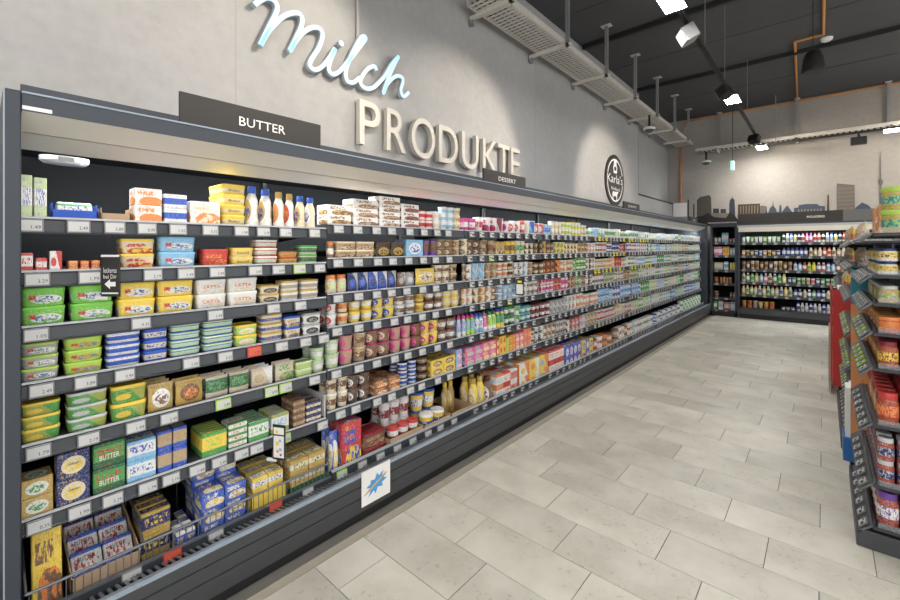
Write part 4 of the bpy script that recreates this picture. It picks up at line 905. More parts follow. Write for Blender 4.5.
# ------------------------------------------------------------------ cases across the back
def back_case(label, xa, xb, yf, ztop, shelves, white_canopy=True):
    c = thing('refrigerated_case', label, 'refrigerated case', ((xa+xb)/2, yf + .45, 0), 'refrigerated cases at the back wall')
    iv = (-(xa+xb)/2, -(yf + .45), 0)
    P = lambda n, g, m, par=None: obj(n, g.mesh(n, m), par or c, iv if not par else None)
    P('back_panel', G().box(xa, xb, BY - .12, BY - .06, .05, ztop), [dark_in])
    P('end_panel', G().box(xa, xa + .035, yf, BY - .06, 0, ztop), [slate]); P('end_panel', G().box(xb - .035, xb, yf, BY - .06, 0, ztop), [slate])
    P('canopy_top', G().box(xa, xb, yf, BY - .06, ztop, ztop + .05), [slate_d])
    for z in shelves:
        s = P('shelf', G().box(xa + .04, xb - .04, yf + .10, BY - .2, z - .02, z), [rail_g])
        P('price_rail', G().box(xa + .04, xb - .04, yf + .092, yf + .10, z - .05, z + .004), [rail_g], s)
        n = int((xb - xa) / .19)
        for i in range(n):
            t = obj('price_tag', TAGSF['w'], c, (iv[0] + xa + .11 + i * .19, iv[1] + yf + .091, z - .026)); t.rotation_euler = (0, 0, -math.pi/2)
    return c, P
cB, P = back_case('slate refrigerated case of drink bottles along the back wall', -1.46, 2.1, 11.40, 2.06, [1.69, 1.40, 1.09, .81, .53])
P('bumper', G().box(-1.46, 2.1, 11.36, 11.42, .10, .22, 0, .008), [base_g]); P('bumper_strip', G().box(-1.46, 2.1, 11.355, 11.40, .222, .232), [slate])
P('kick_plate', G().box(-1.46, 2.1, 11.41, 11.46, 0, .10), [black]); P('deck', G().box(-1.42, 2.06, 11.42, 12.3, .18, .235), [rail_g])
P('canopy_panel', G().box(-1.44, 2.08, 11.395, 11.41, 1.93, 2.03), [canopy_w]); P('canopy_edge', G().box(-1.46, 2.1, 11.385, 11.41, 2.03, 2.075), [simple('canopy_steel', (.40,.42,.46), .4)])
P('sign_board', G().box(-1.46, .28, 11.42, 11.44, 2.11, 2.33), [board_b]); P('sign_board', G().box(.285, 2.1, 11.42, 11.44, 2.11, 2.33), [simple('sign_grey', (.10,.105,.11), .5)])
P('light_strip', G().box(-1.40, 2.04, 11.47, 11.50, 1.99, 2.00), [led_back])
text('lettering', 'MOLKEREI', cB, (-.13 - .32, 11.418 - 11.85, 2.215), .27, .045, ink_w, .001, '-y')
cS, P = back_case('narrow dark corner case with six shelves beside the long wall case', -1.985, -1.475, 11.40, 2.08, [1.70, 1.40, 1.06, .75, .42, .13])
P('kick_plate', G().box(-1.985, -1.475, 11.40, 11.44, 0, .10), [black]); P('door_frame', G().box(-1.985, -1.475, 11.385, 11.40, 2.05, 2.14), [slate_d])
P('cornice', G().box(-2.03, -1.475, 11.36, 11.42, 2.14, 2.165), [simple('cornice_grey', (.30,.29,.28), .5)])

def back_items(c_label, rows, shelves, yf):
    for si, items in rows.items():
        k = 0
        for (x0, x1, n, name, cat, shape, h, nh, cols, style) in items:
            W = (x1 - x0) / n
            for i in range(n):
                k += 1; cc = cols[i % len(cols)]; ww = W - .008
                for l in range(nh):
                    lay = LAYER[nh][l]
                    lab = '%s %s, %s cap, %s%s, %s, %s from left' % (cname(cc[0]), name.replace('_', ' '), cname(cc[2]), lay + ', ' if lay else '', SHELFW[si], c_label, ORD[k-1])
                    pack(name, cat, shape, ww, h, ww if shape in ('drink','cup','bottle','jar','drum','latte') else .07, cc, style, (x0 + W*(i+.5), yf + .115 + ww/2, shelves[si] + .0008 + l*(h+.0006)), lab,
                         '%ss in the %s' % (name.replace('_', ' '), c_label), -math.pi/2)
W_ = lambda a, b: ('white', a, b)
BROW = {
0: [(-1.40,-.70,9,'drink_cup','cup','cup',.13,1,[('white','mint','green'),('white','mint','white'),('cream','green','green')],'stripe'), (-.68,.40,17,'drink_bottle','bottle','drink',.19,1,[W_('black','black'),W_('grey','white'),W_('light_blue','blue'),W_('yellow','black'),('white','black','navy'),W_('red','red'),('pink','white','magenta'),('magenta','white','pink'),W_('red','red'),('white','red','orange')],'band')],
1: [(-1.40,-.70,9,'drink_bottle','bottle','latte',.12,1,[('orange','white','white'),('yellow','brown','white'),('gold','white','brown'),('blue','white','white'),('white','light_blue','blue')],'band'), (-.68,-.25,6,'drink_bottle','bottle','drink',.18,1,[('blue','white','navy'),('navy','white','blue')],'band'), (-.24,.40,9,'drink_bottle','bottle','drink',.18,1,[('cream','brown','white'),('tan','white','brown'),('white','cream','white'),('red','white','orange'),('cream','red','red')],'band')],
2: [(-1.40,-.50,11,'drink_bottle','bottle','latte',.19,1,[('tan','brown','brown'),('brown','white','dark_brown'),('cream','brown','white'),('gold','brown','cream'),('brown','cream','black')],'band'), (-.49,.40,12,'drink_bottle','bottle','drink',.18,1,[('white','light_blue','blue'),('light_blue','white','navy'),('dark_red','white','red'),('yellow','green','lime'),('lime','yellow','yellow'),('purple','white','white'),('red','white','white')],'band')],
3: [(-1.40,-.60,10,'drink_bottle','bottle','drink',.20,1,[('cream','brown','white'),('green','white','white'),('mint','green','green'),('yellow','white','lime'),('light_blue','white','blue'),('pink','white','white')],'band'), (-.59,.40,13,'drink_cup','cup','cup',.13,1,[('blue','white','white'),('green','white','mint'),('white','green','green'),('mint','green','white'),('cream','orange','white'),('white','pink','red')],'band')],
4: [(-1.40,-.50,12,'drink_bottle','bottle','drink',.20,1,[('yellow','white','gold'),('cream','green','white'),('lime','white','red'),('pale_green','white','red'),('cream','blue','white')],'band'), (-.49,.40,12,'drink_bottle','bottle','drink',.17,1,[('blue','white','navy'),('navy','white','light_blue'),('cream','tan','white'),('blue','white','white'),('green','white','dark_green')],'band')],
5: [(-1.40,-.80,6,'drink_cup','cup','cup',.15,1,[('gold','red','orange'),('red','gold','yellow'),('tan','red','white'),('cream','lime','brown')],'picture'), (-.70,-.45,3,'drink_cup','cup','cup',.06,1,[('navy','white','white')],'band'), (-.44,.10,8,'drink_bottle','bottle','drink',.18,1,[('white','navy','blue'),('white','grey','white'),('silver','white','white')],'band'), (.12,.40,4,'drink_cup','cup','cup',.13,1,[('white','grey','white')],'band')]}
back_items('back case', BROW, [1.69, 1.40, 1.09, .81, .53, .235], 11.40)
SROW = {
0: [(-1.94,-1.79,2,'drink_cup','cup','cup',.11,1,[('beige','white','cream')],'band'), (-1.78,-1.65,2,'drink_carton','carton','carton',.22,1,[('light_blue','white','blue')],'band'), (-1.64,-1.51,2,'drink_cup','cup','cup',.09,1,[('red','white','red'),('light_blue','white','red')],'band')],
1: [(-1.94,-1.77,2,'drink_carton','carton','carton',.20,1,[('pink','white','white')],'band'), (-1.76,-1.63,2,'drink_carton','carton','carton',.20,1,[('yellow','orange','orange')],'oval'), (-1.62,-1.51,2,'drink_carton','carton','carton',.17,1,[('light_blue','white','orange')],'band')],
2: [(-1.94,-1.76,1,'drink_carton','carton','box',.17,1,[('cream','beige','white')],'stripe'), (-1.74,-1.65,1,'drink_carton','carton','carton',.19,1,[('white','light_blue','blue')],'band'), (-1.62,-1.51,2,'drink_carton','carton','box',.17,1,[('olive','gold','yellow')],'band')],
3: [(-1.94,-1.84,1,'drink_cup','cup','cup',.07,2,[('orange','brown','dark_brown')],'band'), (-1.82,-1.58,4,'drink_cup','cup','cup',.07,2,[('orange','tan','brown'),('tan','orange','cream')],'band')],
4: [(-1.94,-1.84,1,'drink_cup','cup','cup',.07,2,[('tan','brown','brown')],'band'), (-1.63,-1.51,2,'drink_cup','cup','cup',.12,1,[('brown','tan','white')],'band')],
5: [(-1.94,-1.87,1,'drink_carton','carton','carton',.20,1,[('green','white','white')],'band'), (-1.85,-1.75,1,'drink_carton','carton','carton',.20,1,[('white','silver','grey')],'band'), (-1.73,-1.62,2,'drink_carton','carton','carton',.19,1,[('white','red','red')],'stripe'), (-1.61,-1.51,2,'drink_carton','carton','carton',.20,1,[('light_blue','white','tan')],'band')]}
back_items('corner case', SROW, [1.70, 1.40, 1.06, .75, .42, .13], 11.40)

# ------------------------------------------------------------------ shelving on the right
rail_slant = simple('label_strip', (.10, .105, .11), .4)
def gondola(label, x0, ya, yb, shelves, base_x, depth=.46, tagp=.13, plinth=.093):
    c = thing('shelving_unit', label, 'shelf unit', ((x0 + x0 + depth)/2, (ya+yb)/2, 0), 'shelving on the right of the aisle')
    iv = Vector((-(x0 + depth/2), -(ya+yb)/2, 0))
    P = lambda n, g, m, par=None: obj(n, g.mesh(n, m), par or c, iv if not par else None)
    P('plinth', G().box(base_x, x0 + depth + .3, ya, yb, .0, plinth, 0, .006), [base_g])
    P('back_panel', G().box(x0 + depth - .02, x0 + depth, ya + .01, yb - .01, plinth, 1.72), [slate_d])
    for k, z in enumerate(shelves):
        s = P('shelf', G().box(x0, x0 + depth - .02, ya, yb, z - .018, z, 0, .003), [slate_d])
        # slanted label strip: leans outward below the shelf edge
        xo = -.055
        P('label_strip', G().prism([(x0, z + .004), (x0 - .004, z + .004), (x0 + xo, z - .046), (x0 + xo + .006, z - .052), (x0, z - .006)], ya, yb - .01), [rail_slant], s)
        P('edge_guard', G().box(x0 + .004, x0 + .007, ya + .01, yb - .01, z, z + .032), [glass_c], s)
        P('edge_guard', G().box(x0 + .02, x0 + depth - .03, ya + .004, ya + .007, z, z + .028), [glass_c], s)
        n = int((yb - ya) / tagp); rr = random.Random(k)
        for i in range(n):
            col = 'g' if (k in (3, 4, 5) and rr.random() < .6 and i) else 'w'
            t = obj('price_tag', TAGSF[col], c, iv + Vector((x0 + xo/2 - .005, ya + .05 + i * tagp, z - .019)))
            t.rotation_euler = (0, math.radians(-42), math.pi)
    return c
ZR = [1.656, 1.438, 1.292, 1.137, .954, .661, .347, .128]
gondola('dark shelving unit stacked with jars at the right edge', .19, 3.10, 3.98, ZR, .128)
def rack_row(si, z, y0, y1, x0, nx, shape, name, cat, dia, h, nh, cols, style, words, where, ystep=None):
    n = max(1, int((y1 - y0) / (ystep or dia + .008)))
    for j in range(n):
        for i in range(nx):
            for l in range(nh):
                cc = cols[j % len(cols)]
                lay = LAYER[nh][l]
                lab = '%s %s%s, %s%s %s, %s back, %s in' % (cname(cc[0]), name.replace('_', ' '), ', ' + cname(cc[2]) + ' lid' if shape in LIDNAME else '', lay + ', ' if lay else '', where, SHELFW[si] if si < 6 else ('seventh shelf', 'base shelf')[si - 6], ORD[j], ORD[i])
                pack(name, cat, shape, dia, h, dia if shape in LIDNAME else .05, cc, style, (x0 + dia/2 + i * (dia + .006), y0 + dia/2 + j * (ystep or dia + .008), z + .0008 + l * (h + .0006)), lab, '%ss on the %s' % (name.replace('_', ' '), where), math.pi, y0 < 3.5)
where = 'jar shelving'
rack_row(0, ZR[0], 3.14, 3.27, .225, 2, 'drum', 'pickle_jar', 'jar', .122, .120, 2, [('gold','teal','lime')], 'band', None, where)
rack_row(0, ZR[0], 3.34, 3.93, .225, 1, 'box', 'snack_box', 'box', .075, .085, 2, [('orange','yellow','white'),('yellow','orange','red'),('red','orange','yellow'),('orange','white','purple')], 'stripe', None, 'jar shelving top')
rack_row(1, ZR[1], 3.14, 3.93, .212, 2, 'jar', 'sauce_jar', 'jar', .076, .068, 2, [('yellow','white','navy'),('yellow','white','navy'),('yellow','lime','navy'),('orange','white','navy')], 'stripe', None, where)
rack_row(2, ZR[2], 3.14, 3.93, .212, 2, 'jar', 'mustard_jar', 'jar', .082, .088, 1, [('gold','olive','silver'),('gold','olive','silver'),('beige','white','silver')], 'band', None, where)
rack_row(3, ZR[3], 3.14, 3.93, .212, 2, 'drum', 'paste_tub', 'tub', .088, .080, 1, [('orange','red','orange'),('orange','white','gold')], 'stripe', None, where)
rack_row(4, ZR[4], 3.14, 3.93, .212, 2, 'jar', 'sauce_jar', 'jar', .078, .135, 1, [('tomato','yellow','dark_red'),('tomato','gold','dark_red'),('dark_red','orange','red')], 'band', None, where)
rack_row(5, ZR[5], 3.14, 3.93, .210, 2, 'jar', 'sauce_jar', 'jar', .082, .160, 1, [('tomato','orange','red'),('tomato','orange','red'),('gold','cream','red')], 'band', None, where)
rack_row(6, ZR[6], 3.14, 3.93, .208, 2, 'jar', 'sauce_jar', 'jar', .068, .118, 2, [('tomato','navy','silver'),('tomato','navy','silver'),('brown','navy','dark_brown')], 'band', None, where)
rack_row(7, ZR[7], 3.14, 3.93, .208, 2, 'jar', 'pickle_jar', 'jar', .084, .170, 1, [('tomato','white','purple'),('dark_red','white','purple')], 'band', None, where)
# cardboard display with teal top between the two units
t = thing('cardboard_display', 'orange cardboard display with teal top panel behind the jar shelving', 'display', (.2, 4.10, 0))
o_ = lambda n, g, m: obj(n, g.mesh(n, [m]), t, (-.2, -4.10, 0))
o_('side_panel', G().box(.140, .30, 4.03, 4.05, .10, 1.19), simple('display_orange', (.72, .30, .11), .6))
o_('top_panel', G().box(.140, .30, 4.02, 4.05, 1.19, 1.375), simple('display_teal', (.015, .23, .30), .5))
o_('top_edge', G().box(.140, .30, 4.012, 4.052, 1.375, 1.425), simple('display_cyan', (.05, .42, .52), .5))
o_('front_panel', G().box(.112, .138, 4.03, 4.20, .26, .60), paper)
o_('foot_panel', G().box(.100, .155, 4.005, 4.21, .10, .26), simple('display_blue', (.02, .14, .42), .5))
o_('base', G().box(.14, .42, 4.05, 4.40, 0, .10), black)
o_('shelf', G().box(.14, .42, 4.05, 4.40, .55, .57), paper)
# farther unit
ZB = [1.63, 1.44, 1.20, .93, .66, .40, .13]
gondola('dark shelving unit of snack bags behind the cardboard display', .17, 4.50, 5.95, ZB, .10, tagp=.12, plinth=.1)
SN = [('cream','gold','white'),('beige','red','white'),('cream','tan','gold'),('orange','yellow','red'),('white','gold','tan'),('lime','white','green')]
for si, z in enumerate(ZB):
    rack_row(si, z, 4.68, 5.88, .205, 1, 'pouch' if si < 2 else 'box', 'snack_bag' if si < 2 else 'snack_box', 'bag' if si < 2 else 'box', .085, (.16, .14, .15, .15, .15, .15, .17)[si], 1, [SN[(si + q) % 6] for q in range(4)] if si < 2 else [('red','white','dark_red'),('orange','cream','red'),('cream','brown','gold'),('light_blue','white','blue')], 'picture', None, 'snack shelving')
# red floor display
t = thing('floor_display', 'red floor display with white lettering at the far end of the shelving', 'display', (.30, 6.5, 0))
o_ = lambda n, g, m: obj(n, g.mesh(n, [m]), t, (-.30, -6.5, 0))
red_m = simple('display_red', (.55, .03, .025), .5)
o_('front_panel', G().box(.055, .070, 6.10, 6.95, .18, 1.13), red_m); o_('side_panel', G().box(.071, .60, 6.10, 6.115, .10, 1.13), red_m)
o_('lower_panel', G().box(.040, .054, 6.12, 6.93, .02, .66), simple('display_tan', (.42, .30, .24), .6))
o_('base', G().box(.116, .60, 6.116, 6.95, 0, .10), black); o_('shelf', G().box(.116, .60, 6.116, 6.95, 1.10, 1.125), paper)
text('lettering', 'fritt', t, (.054 - .30, .05, .95), .45, .16, ink_w, .001, '-x')
for i in range(8):
    cc = [('yellow','red','orange'),('gold','white','red'),('light_blue','white','yellow')][i % 3]
    pack('snack_bag', 'bag', 'pouch', .14, .19, .07, cc, 'picture', (.19 + .12*(i % 2), 6.21 + .19*(i//2), 1.126), '%s snack bag on the red floor display, %s row, %s' % (cname(cc[0]), ORD[i//2], ('front', 'back')[i % 2]), 'snack bags on the red display', math.pi)
# a further unit beyond the display
gondola('farthest shelving unit on the right, beyond the red display', .17, 7.3, 9.9, [1.66, 1.40, 1.10, .80, .50, .15], .10, tagp=.2, plinth=.1)
for si, z in enumerate([1.66, 1.40, 1.10, .80, .50, .15]):
    rack_row(si, z, 7.34, 9.8, .20, 1, 'pouch', 'snack_bag', 'bag', .15, (.20, .17, .2, .2, .2, .2)[si], 1, [('yellow','red','orange'),('cream','gold','white'),('orange','purple','yellow'),('white','green','lime')], 'picture', None, 'farthest shelving')
flush_packs()
# ------------------------------------------------------------------ wall lettering
let_m = simple('letter_cream', (.56, .53, .48), .5)
t = thing('wall_lettering', 'raised cream capital letters PRODUKTE mounted on the concrete wall', 'lettering', (WX, 3.5, 2.47))
LB = [('P', (2.165,2.824), (2.390,2.883)), ('R', (2.466,2.902), (2.699,2.963)), ('O', (2.771,2.981), (3.099,3.066)), ('D', (3.157,3.081), (3.456,3.158)), ('U', (3.525,3.176), (3.819,3.252)), ('K', (3.904,3.274), (4.195,3.350)), ('T', (4.205,3.352), (4.453,3.416)), ('E', (4.492,3.426), (4.698,3.480))]
for ch, a, b in LB:
    ov = .012 if ch in 'OU' else 0
    text('letter', ch, t, (.030, (a[0]+b[0])/2 - 3.5, .19), b[0]-a[0], .385 + ov, let_m, .05)
for ch, a, b in LB:
    obj('stand_off', G().tube([(0, 0, 0), (.032, 0, 0)], .006).mesh('stand_off', [galv]), t, (.0, a[0] - 3.5 + .03, .25 if ch not in 'T' else .35))

def smooth(pts, k=6):
    out = []
    P = [Vector(p) for p in pts]
    for i in range(len(P) - 1):
        p0, p1, p2, p3 = P[max(i-1, 0)], P[i], P[i+1], P[min(i+2, len(P)-1)]
        for j in range(k):
            s = j / k
            out.append(.5 * ((2*p1) + (p2-p0)*s + (2*p0-5*p1+4*p2-p3)*s*s + (3*p1-p0-3*p2+p3)*s**3))
    out.append(P[-1]); return out
def ribbon(pts, w0, x0, x1, m0=0, m1=1, closed=False):
    g = G(); P = smooth(pts); rs = []
    for i, p in enumerate(P):
        tn = (P[min(i+1, len(P)-1)] - P[max(i-1, 0)]).normalized(); n = Vector((-tn.y, tn.x))
        a, b = p + n*w0/2, p - n*w0/2; e = .006
        a2, b2 = p + n*(w0/2 - e), p - n*(w0/2 - e)
        rs.append([(x0, a.x, a.y), (x1 - e, a.x, a.y), (x1, a2.x, a2.y), (x1, b2.x, b2.y), (x1 - e, b.x, b.y), (x0, b.x, b.y)])
    k = 0; n = 6
    for r in rs: g.v += r
    for i in range(len(rs) - 1):
        for j in range(n):
            g.face([i*n+j, i*n+(j+1) % n, (i+1)*n+(j+1) % n, (i+1)*n+j], m1 if j in (1, 2, 3) else m0)
    g.face(range(n)); g.face([(len(rs)-1)*n + j for j in range(n)])
    return g
neon_face = simple('letter_glow', (.50, .68, .80), .5, emit=(.52, .80, 1.0), es=.30)
neon_side = simple('letter_side', (.42, .47, .52), .5)
t = thing('script_lettering', 'pale blue glowing handwritten Milch lettering on the concrete wall', 'lettering', (WX + .002, 2.1, 3.1))
strokes = {
 'letter_m': [(1.278,3.270), (1.314,3.312), (1.363,3.358), (1.418,3.364), (1.444,3.329), (1.429,3.264), (1.378,3.143), (1.321,3.004), (1.353,3.076), (1.400,3.159), (1.497,3.285), (1.591,3.346), (1.636,3.334), (1.632,3.264), (1.583,3.140), (1.540,3.042), (1.591,3.139), (1.665,3.239), (1.732,3.292), (1.788,3.302), (1.813,3.264), (1.784,3.159), (1.715,3.034), (1.704,2.983), (1.749,2.967), (1.811,3.014), (1.874,3.102), (1.929,3.198)],
 'letter_i': [(1.929,3.198), (1.892,3.109), (1.868,3.012), (1.910,2.981), (1.976,3.030)],
 'letter_l': [(1.976,3.030), (2.074,3.162), (2.186,3.319), (2.233,3.393), (2.201,3.397), (2.155,3.334), (2.074,3.170), (2.029,3.039), (2.044,2.968), (2.104,2.973), (2.175,3.037)],
 'letter_c': [(2.348,3.151), (2.325,3.180), (2.255,3.135), (2.191,3.046), (2.181,2.983), (2.239,2.959), (2.325,2.998), (2.438,3.121)],
 'letter_h': [(2.438,3.121), (2.532,3.274), (2.605,3.360), (2.593,3.336), (2.532,3.223), (2.462,3.074), (2.427,2.969), (2.473,3.068), (2.569,3.165), (2.649,3.180), (2.661,3.141), (2.636,3.059), (2.668,3.006), (2.738,3.064)],
}
for nm, pts in strokes.items():
    g = ribbon(pts, .036, .035, .080)
    g.v = [(x, y - 2.1, z - 3.1) for x, y, z in g.v]
    obj(nm, g.mesh(nm, [neon_side, neon_face]), t)
dp = (1.982,3.256)
g = G(); g.lathe([(.024, .035), (.024, .079), (.018, .085)], 14, [0, 1], 0, 1); g.v = [(z, x + dp[0] - 2.1, y + dp[1] - 3.1) for x, y, z in g.v]
obj('letter_dot', g.mesh('letter_dot', [neon_side, neon_face]), t)
for p in ((1.335,3.048), (1.648,3.225), (2.044,3.027), (2.260,2.971), (2.509,3.152)):
    obj('stand_off', G().tube([(0, 0, 0), (.04, 0, 0)], .007).mesh('stand_off', [galv]), t, (0, p[0] - 2.1, p[1] - 3.1))
# conduit above the lettering
a = (2.186,3.379)
tag(obj('conduit', G().tube([(WX + .022, a[0], a[1]), (WX + .022, a[0], CZ - .01)], .014, 8).mesh('conduit', [simple('conduit_grey', (.45,.45,.44), .5)])), 'thin grey conduit running up the concrete wall above the script lettering', 'pipe')
# formwork seams
for k, p in enumerate((240, 430)):
    y = (1.185,2.925)[0] if p == 240 else (5.230,4.346)[0]
    struct('trim_%d' % (10 + k), G().box(WX - .01, WX + .0008, y - .003, y + .003, 2.3, CZ).mesh('trim', [simple('seam_grey', (.33, .325, .32), .9)]))

# ------------------------------------------------------------------ round emblem
bc, br = (8.056,2.845), (8.527,2.901); top_, bot_ = (8.056,3.340), (8.056,2.370)
EY, EZ = bc[0] * 1.017, ((top_[1] + bot_[1]) / 2 - 1.58) * 1.017 + 1.58; RY, RZ = (br[0] - bc[0]) * 1.03, (top_[1] - bot_[1]) / 2 * 1.017
t = thing('emblem', 'black oval emblem with white ring, script word and small cow on the wall', 'emblem', (WX + .003, EY, EZ))
def disc(name, ry, rz, x0, x1, mat, ri=None):
    g = G(); n = 40
    if ri is None:
        g.rings([[(x, ry*math.cos(2*math.pi*j/n), rz*math.sin(2*math.pi*j/n)) for j in range(n)] for x in (x0, x1)], [0])
    else:
        g.v = [(x1, ry*s*math.cos(2*math.pi*j/n), rz*s*math.sin(2*math.pi*j/n)) for s in (1, ri) for j in range(n)]
        for j in range(n):
            if j in (0, 19, 20, 39, 1, 18): continue
            g.face([j, (j+1) % n, n + (j+1) % n, n + j])
    obj(name, g.mesh(name, [mat], fix=ri is None), t)
disc('plate', RY, RZ, .0, .02, board_b)
disc('ring', RY*.84, RZ*.84, 0, .0215, ink_w, .93)
text('lettering', "Karla's", t, (.021, 0, .03), RY*1.62, RZ*.34, ink_w, .001)
text('lettering', 'Holland', t, (.021, .02, -.16), RY*.9, RZ*.13, ink_w, .001)
def flat(name, pts, mat, x=.0218):
    g = G(); g.v = [(x, a*RY, b*RZ) for a, b in pts]; g.face(range(len(pts))); obj(name, g.mesh(name, [mat], fix=False), t)
flat('cow', [(-.28,-.78),(-.20,-.78),(-.20,-.62),(.12,-.62),(.12,-.78),(.20,-.78),(.22,-.52),(.34,-.46),(.30,-.40),(.14,-.44),(-.24,-.44),(-.30,-.52)], ink_w)
flat('ornament', [(-.16,.28),(.16,.28),(.22,.50),(.14,.62),(.14,.84),(-.14,.84),(-.14,.62),(-.22,.50)], ink_w)
flat('ornament', [(-.10,.38),(.10,.38),(.12,.50),(.0,.56),(-.12,.50)], board_b, .0222)

# ------------------------------------------------------------------ city skyline mural on the back wall (flat print, thin cut-outs)
t = thing('skyline_mural', 'dark printed city skyline mural along the concrete back wall', 'mural', (0, BY, 2.2))
mc = {n: simple('mural_' + n, tuple(q * .45 for q in c), .8) for n, c in dict(navy=(.07,.085,.13), blue=(.12,.16,.24), brown=(.12,.075,.05), dark=(.035,.03,.032), tan=(.40,.34,.25), stone=(.16,.15,.125), pale=(.30,.28,.26), lit=(.55,.46,.25)).items()}
layer = [0]
def cut(name, pts, mat, dep=None):
    layer[0] += 1; d = .004 + layer[0] * .00025 if dep is None else dep
    g = G(); n = len(pts)
    g.v = [(a, -d, b - 2.2) for a, b in pts] + [(a, 0, b - 2.2) for a, b in pts]
    g.face(range(n))
    for i in range(n): g.face([i, (i+1) % n, n + (i+1) % n, n + i])
    return obj(name, g.mesh(name, [mc[mat]]), t)
cut('building', [(-2.465,2.191), (-2.465,2.814), (-2.397,2.887), (-2.195,2.922), (-2.151,2.867), (-2.129,2.178)], 'stone')
cut('building', [(-2.107,2.177), (-2.107,2.571), (-1.977,2.563), (-1.977,2.173)], 'navy')
cut('building', [(-1.945,2.171), (-1.945,2.549), (-1.828,2.542), (-1.828,2.167)], 'navy')
cut('building', [(-2.129,2.178), (-2.129,2.458), (-1.765,2.438), (-1.765,2.165)], 'tan')
cut('tower', [(-1.765,2.165), (-1.759,2.662), (-1.744,2.760), (-1.703,2.807), (-1.696,2.856), (-1.686,2.805), (-1.649,2.753), (-1.628,2.160)], 'navy')
cut('bridge', [(-2.673,2.146), (-2.488,2.374), (-2.351,2.393), (-2.217,2.463), (-2.086,2.354), (-1.828,2.317), (-1.744,2.462), (-1.620,2.332), (-1.498,2.106)], 'dark')
cut('bridge_tower', [(-2.682,2.146), (-2.682,2.844), (-2.650,2.841), (-2.650,2.145)], 'navy')
cut('bridge_tower', [(-2.552,2.142), (-2.552,2.716), (-2.520,2.714), (-2.520,2.141)], 'navy')
cut('building', [(-1.579,2.109), (-1.579,2.637), (-1.142,2.631), (-1.142,2.094)], 'brown')
for k in range(7):
    A, B = (-1.534,2.597), (-1.142,2.572); x = A[0] + (B[0]-A[0])*k/7; cut('window_strip', [(x, 2.2), (x, A[1]), (x + .021, A[1]), (x + .021, 2.2)], 'tan')
cut('building', [(-1.142,2.094), (-1.142,2.572), (-1.084,2.580), (-1.008,2.551), (-1.008,2.089)], 'pale')
cut('church', [(-0.989,2.088), (-0.989,2.396), (-0.951,2.512), (-0.904,2.568), (-0.895,2.696), (-0.884,2.566), (-0.839,2.481), (-0.821,2.410), (-0.784,2.408), (-0.775,2.547), (-0.756,2.581), (-0.738,2.545), (-0.729,2.080)], 'blue')
cut('tree', [(-1.065,2.091), (-1.046,2.352), (-1.018,2.492), (-0.989,2.349), (-0.961,2.088)], 'brown')
cut('house', [(-0.729,2.080), (-0.729,2.405), (-0.656,2.528), (-0.629,2.549), (-0.584,2.466), (-0.531,2.371), (-0.531,2.073)], 'blue')
cut('hall', [(-0.513,2.072), (-0.513,2.484), (-0.442,2.491), (-0.425,2.547), (-0.303,2.562), (-0.116,2.549), (-0.066,2.501), (0.016,2.495), (0.016,2.054)], 'blue')
for k in range(8):
    A, B = (-0.442,2.366), (-0.007,2.442); x = A[0] + (B[0]-A[0])*k/8; cut('window_pane', [(x, A[1]), (x, B[1]), (x + .024, B[1]), (x + .024, A[1])], 'lit')
cut('balustrade', [(-0.951,2.087), (-0.951,2.359), (0.163,2.344), (0.163,2.049)], 'stone')
for k in range(9):
    A, B = (-0.914,2.321), (0.098,2.271); x = A[0] + (B[0]-A[0])*k/9; cut('window_pane', [(x, 2.2), (x, A[1]), (x + .085, A[1]), (x + .085, 2.2)], 'tan')
cut('column', [(0.016,2.231), (0.049,2.339), (0.056,2.713), (0.061,2.745), (0.075,2.744), (0.080,2.711), (0.085,2.337), (0.131,2.225)], 'brown')
cut('building', [(0.211,2.048), (0.211,2.972), (0.486,2.912), (0.493,2.038)], 'pale')
for k in range(7):
    A, B = (0.227,2.829), (0.481,2.840); z = A[1] - k * .085; cut('window_strip', [(A[0], z), (A[0], z + .035), (B[0], z + .035), (B[0], z)], 'tan')
cut('hill', [(0.493,2.038), (0.493,2.421), (0.600,2.531), (0.690,2.472), (0.749,2.385), (0.749,2.029)], 'blue')
cut('balustrade', [(0.163,2.049), (0.163,2.398), (1.136,2.381), (1.136,2.016)], 'stone')
cut('television_tower', [(0.858,2.026), (0.860,2.854), (0.840,2.919), (0.840,2.971), (0.862,3.010), (0.866,3.310), (0.871,3.557), (0.878,3.308), (0.882,3.007), (0.907,2.963), (0.907,2.912), (0.887,2.852), (0.895,2.024)], 'pale')
# white board in the corner and orange pipe
a, b = (-3.020,2.762), (-2.696,2.397)
tag(gbox('notice_board', a[0], b[0], BY - .03, BY - .002, b[1], a[1], paper), 'white notice board on the back wall in the left corner', 'board')
a = (-2.839,2.763)
tag(obj('pipe', G().tube([(a[0], BY - .03, a[1] + .005), (a[0], BY - .03, CZ - .35), (a[0] + .15, BY - .04, CZ - .08), (a[0] + .5, BY - .045, CZ - .035)], .022, 8).mesh('pipe', [simple('pipe_orange', (.50,.19,.07), .5)])), 'orange pipe rising up the back wall in the left corner', 'pipe')

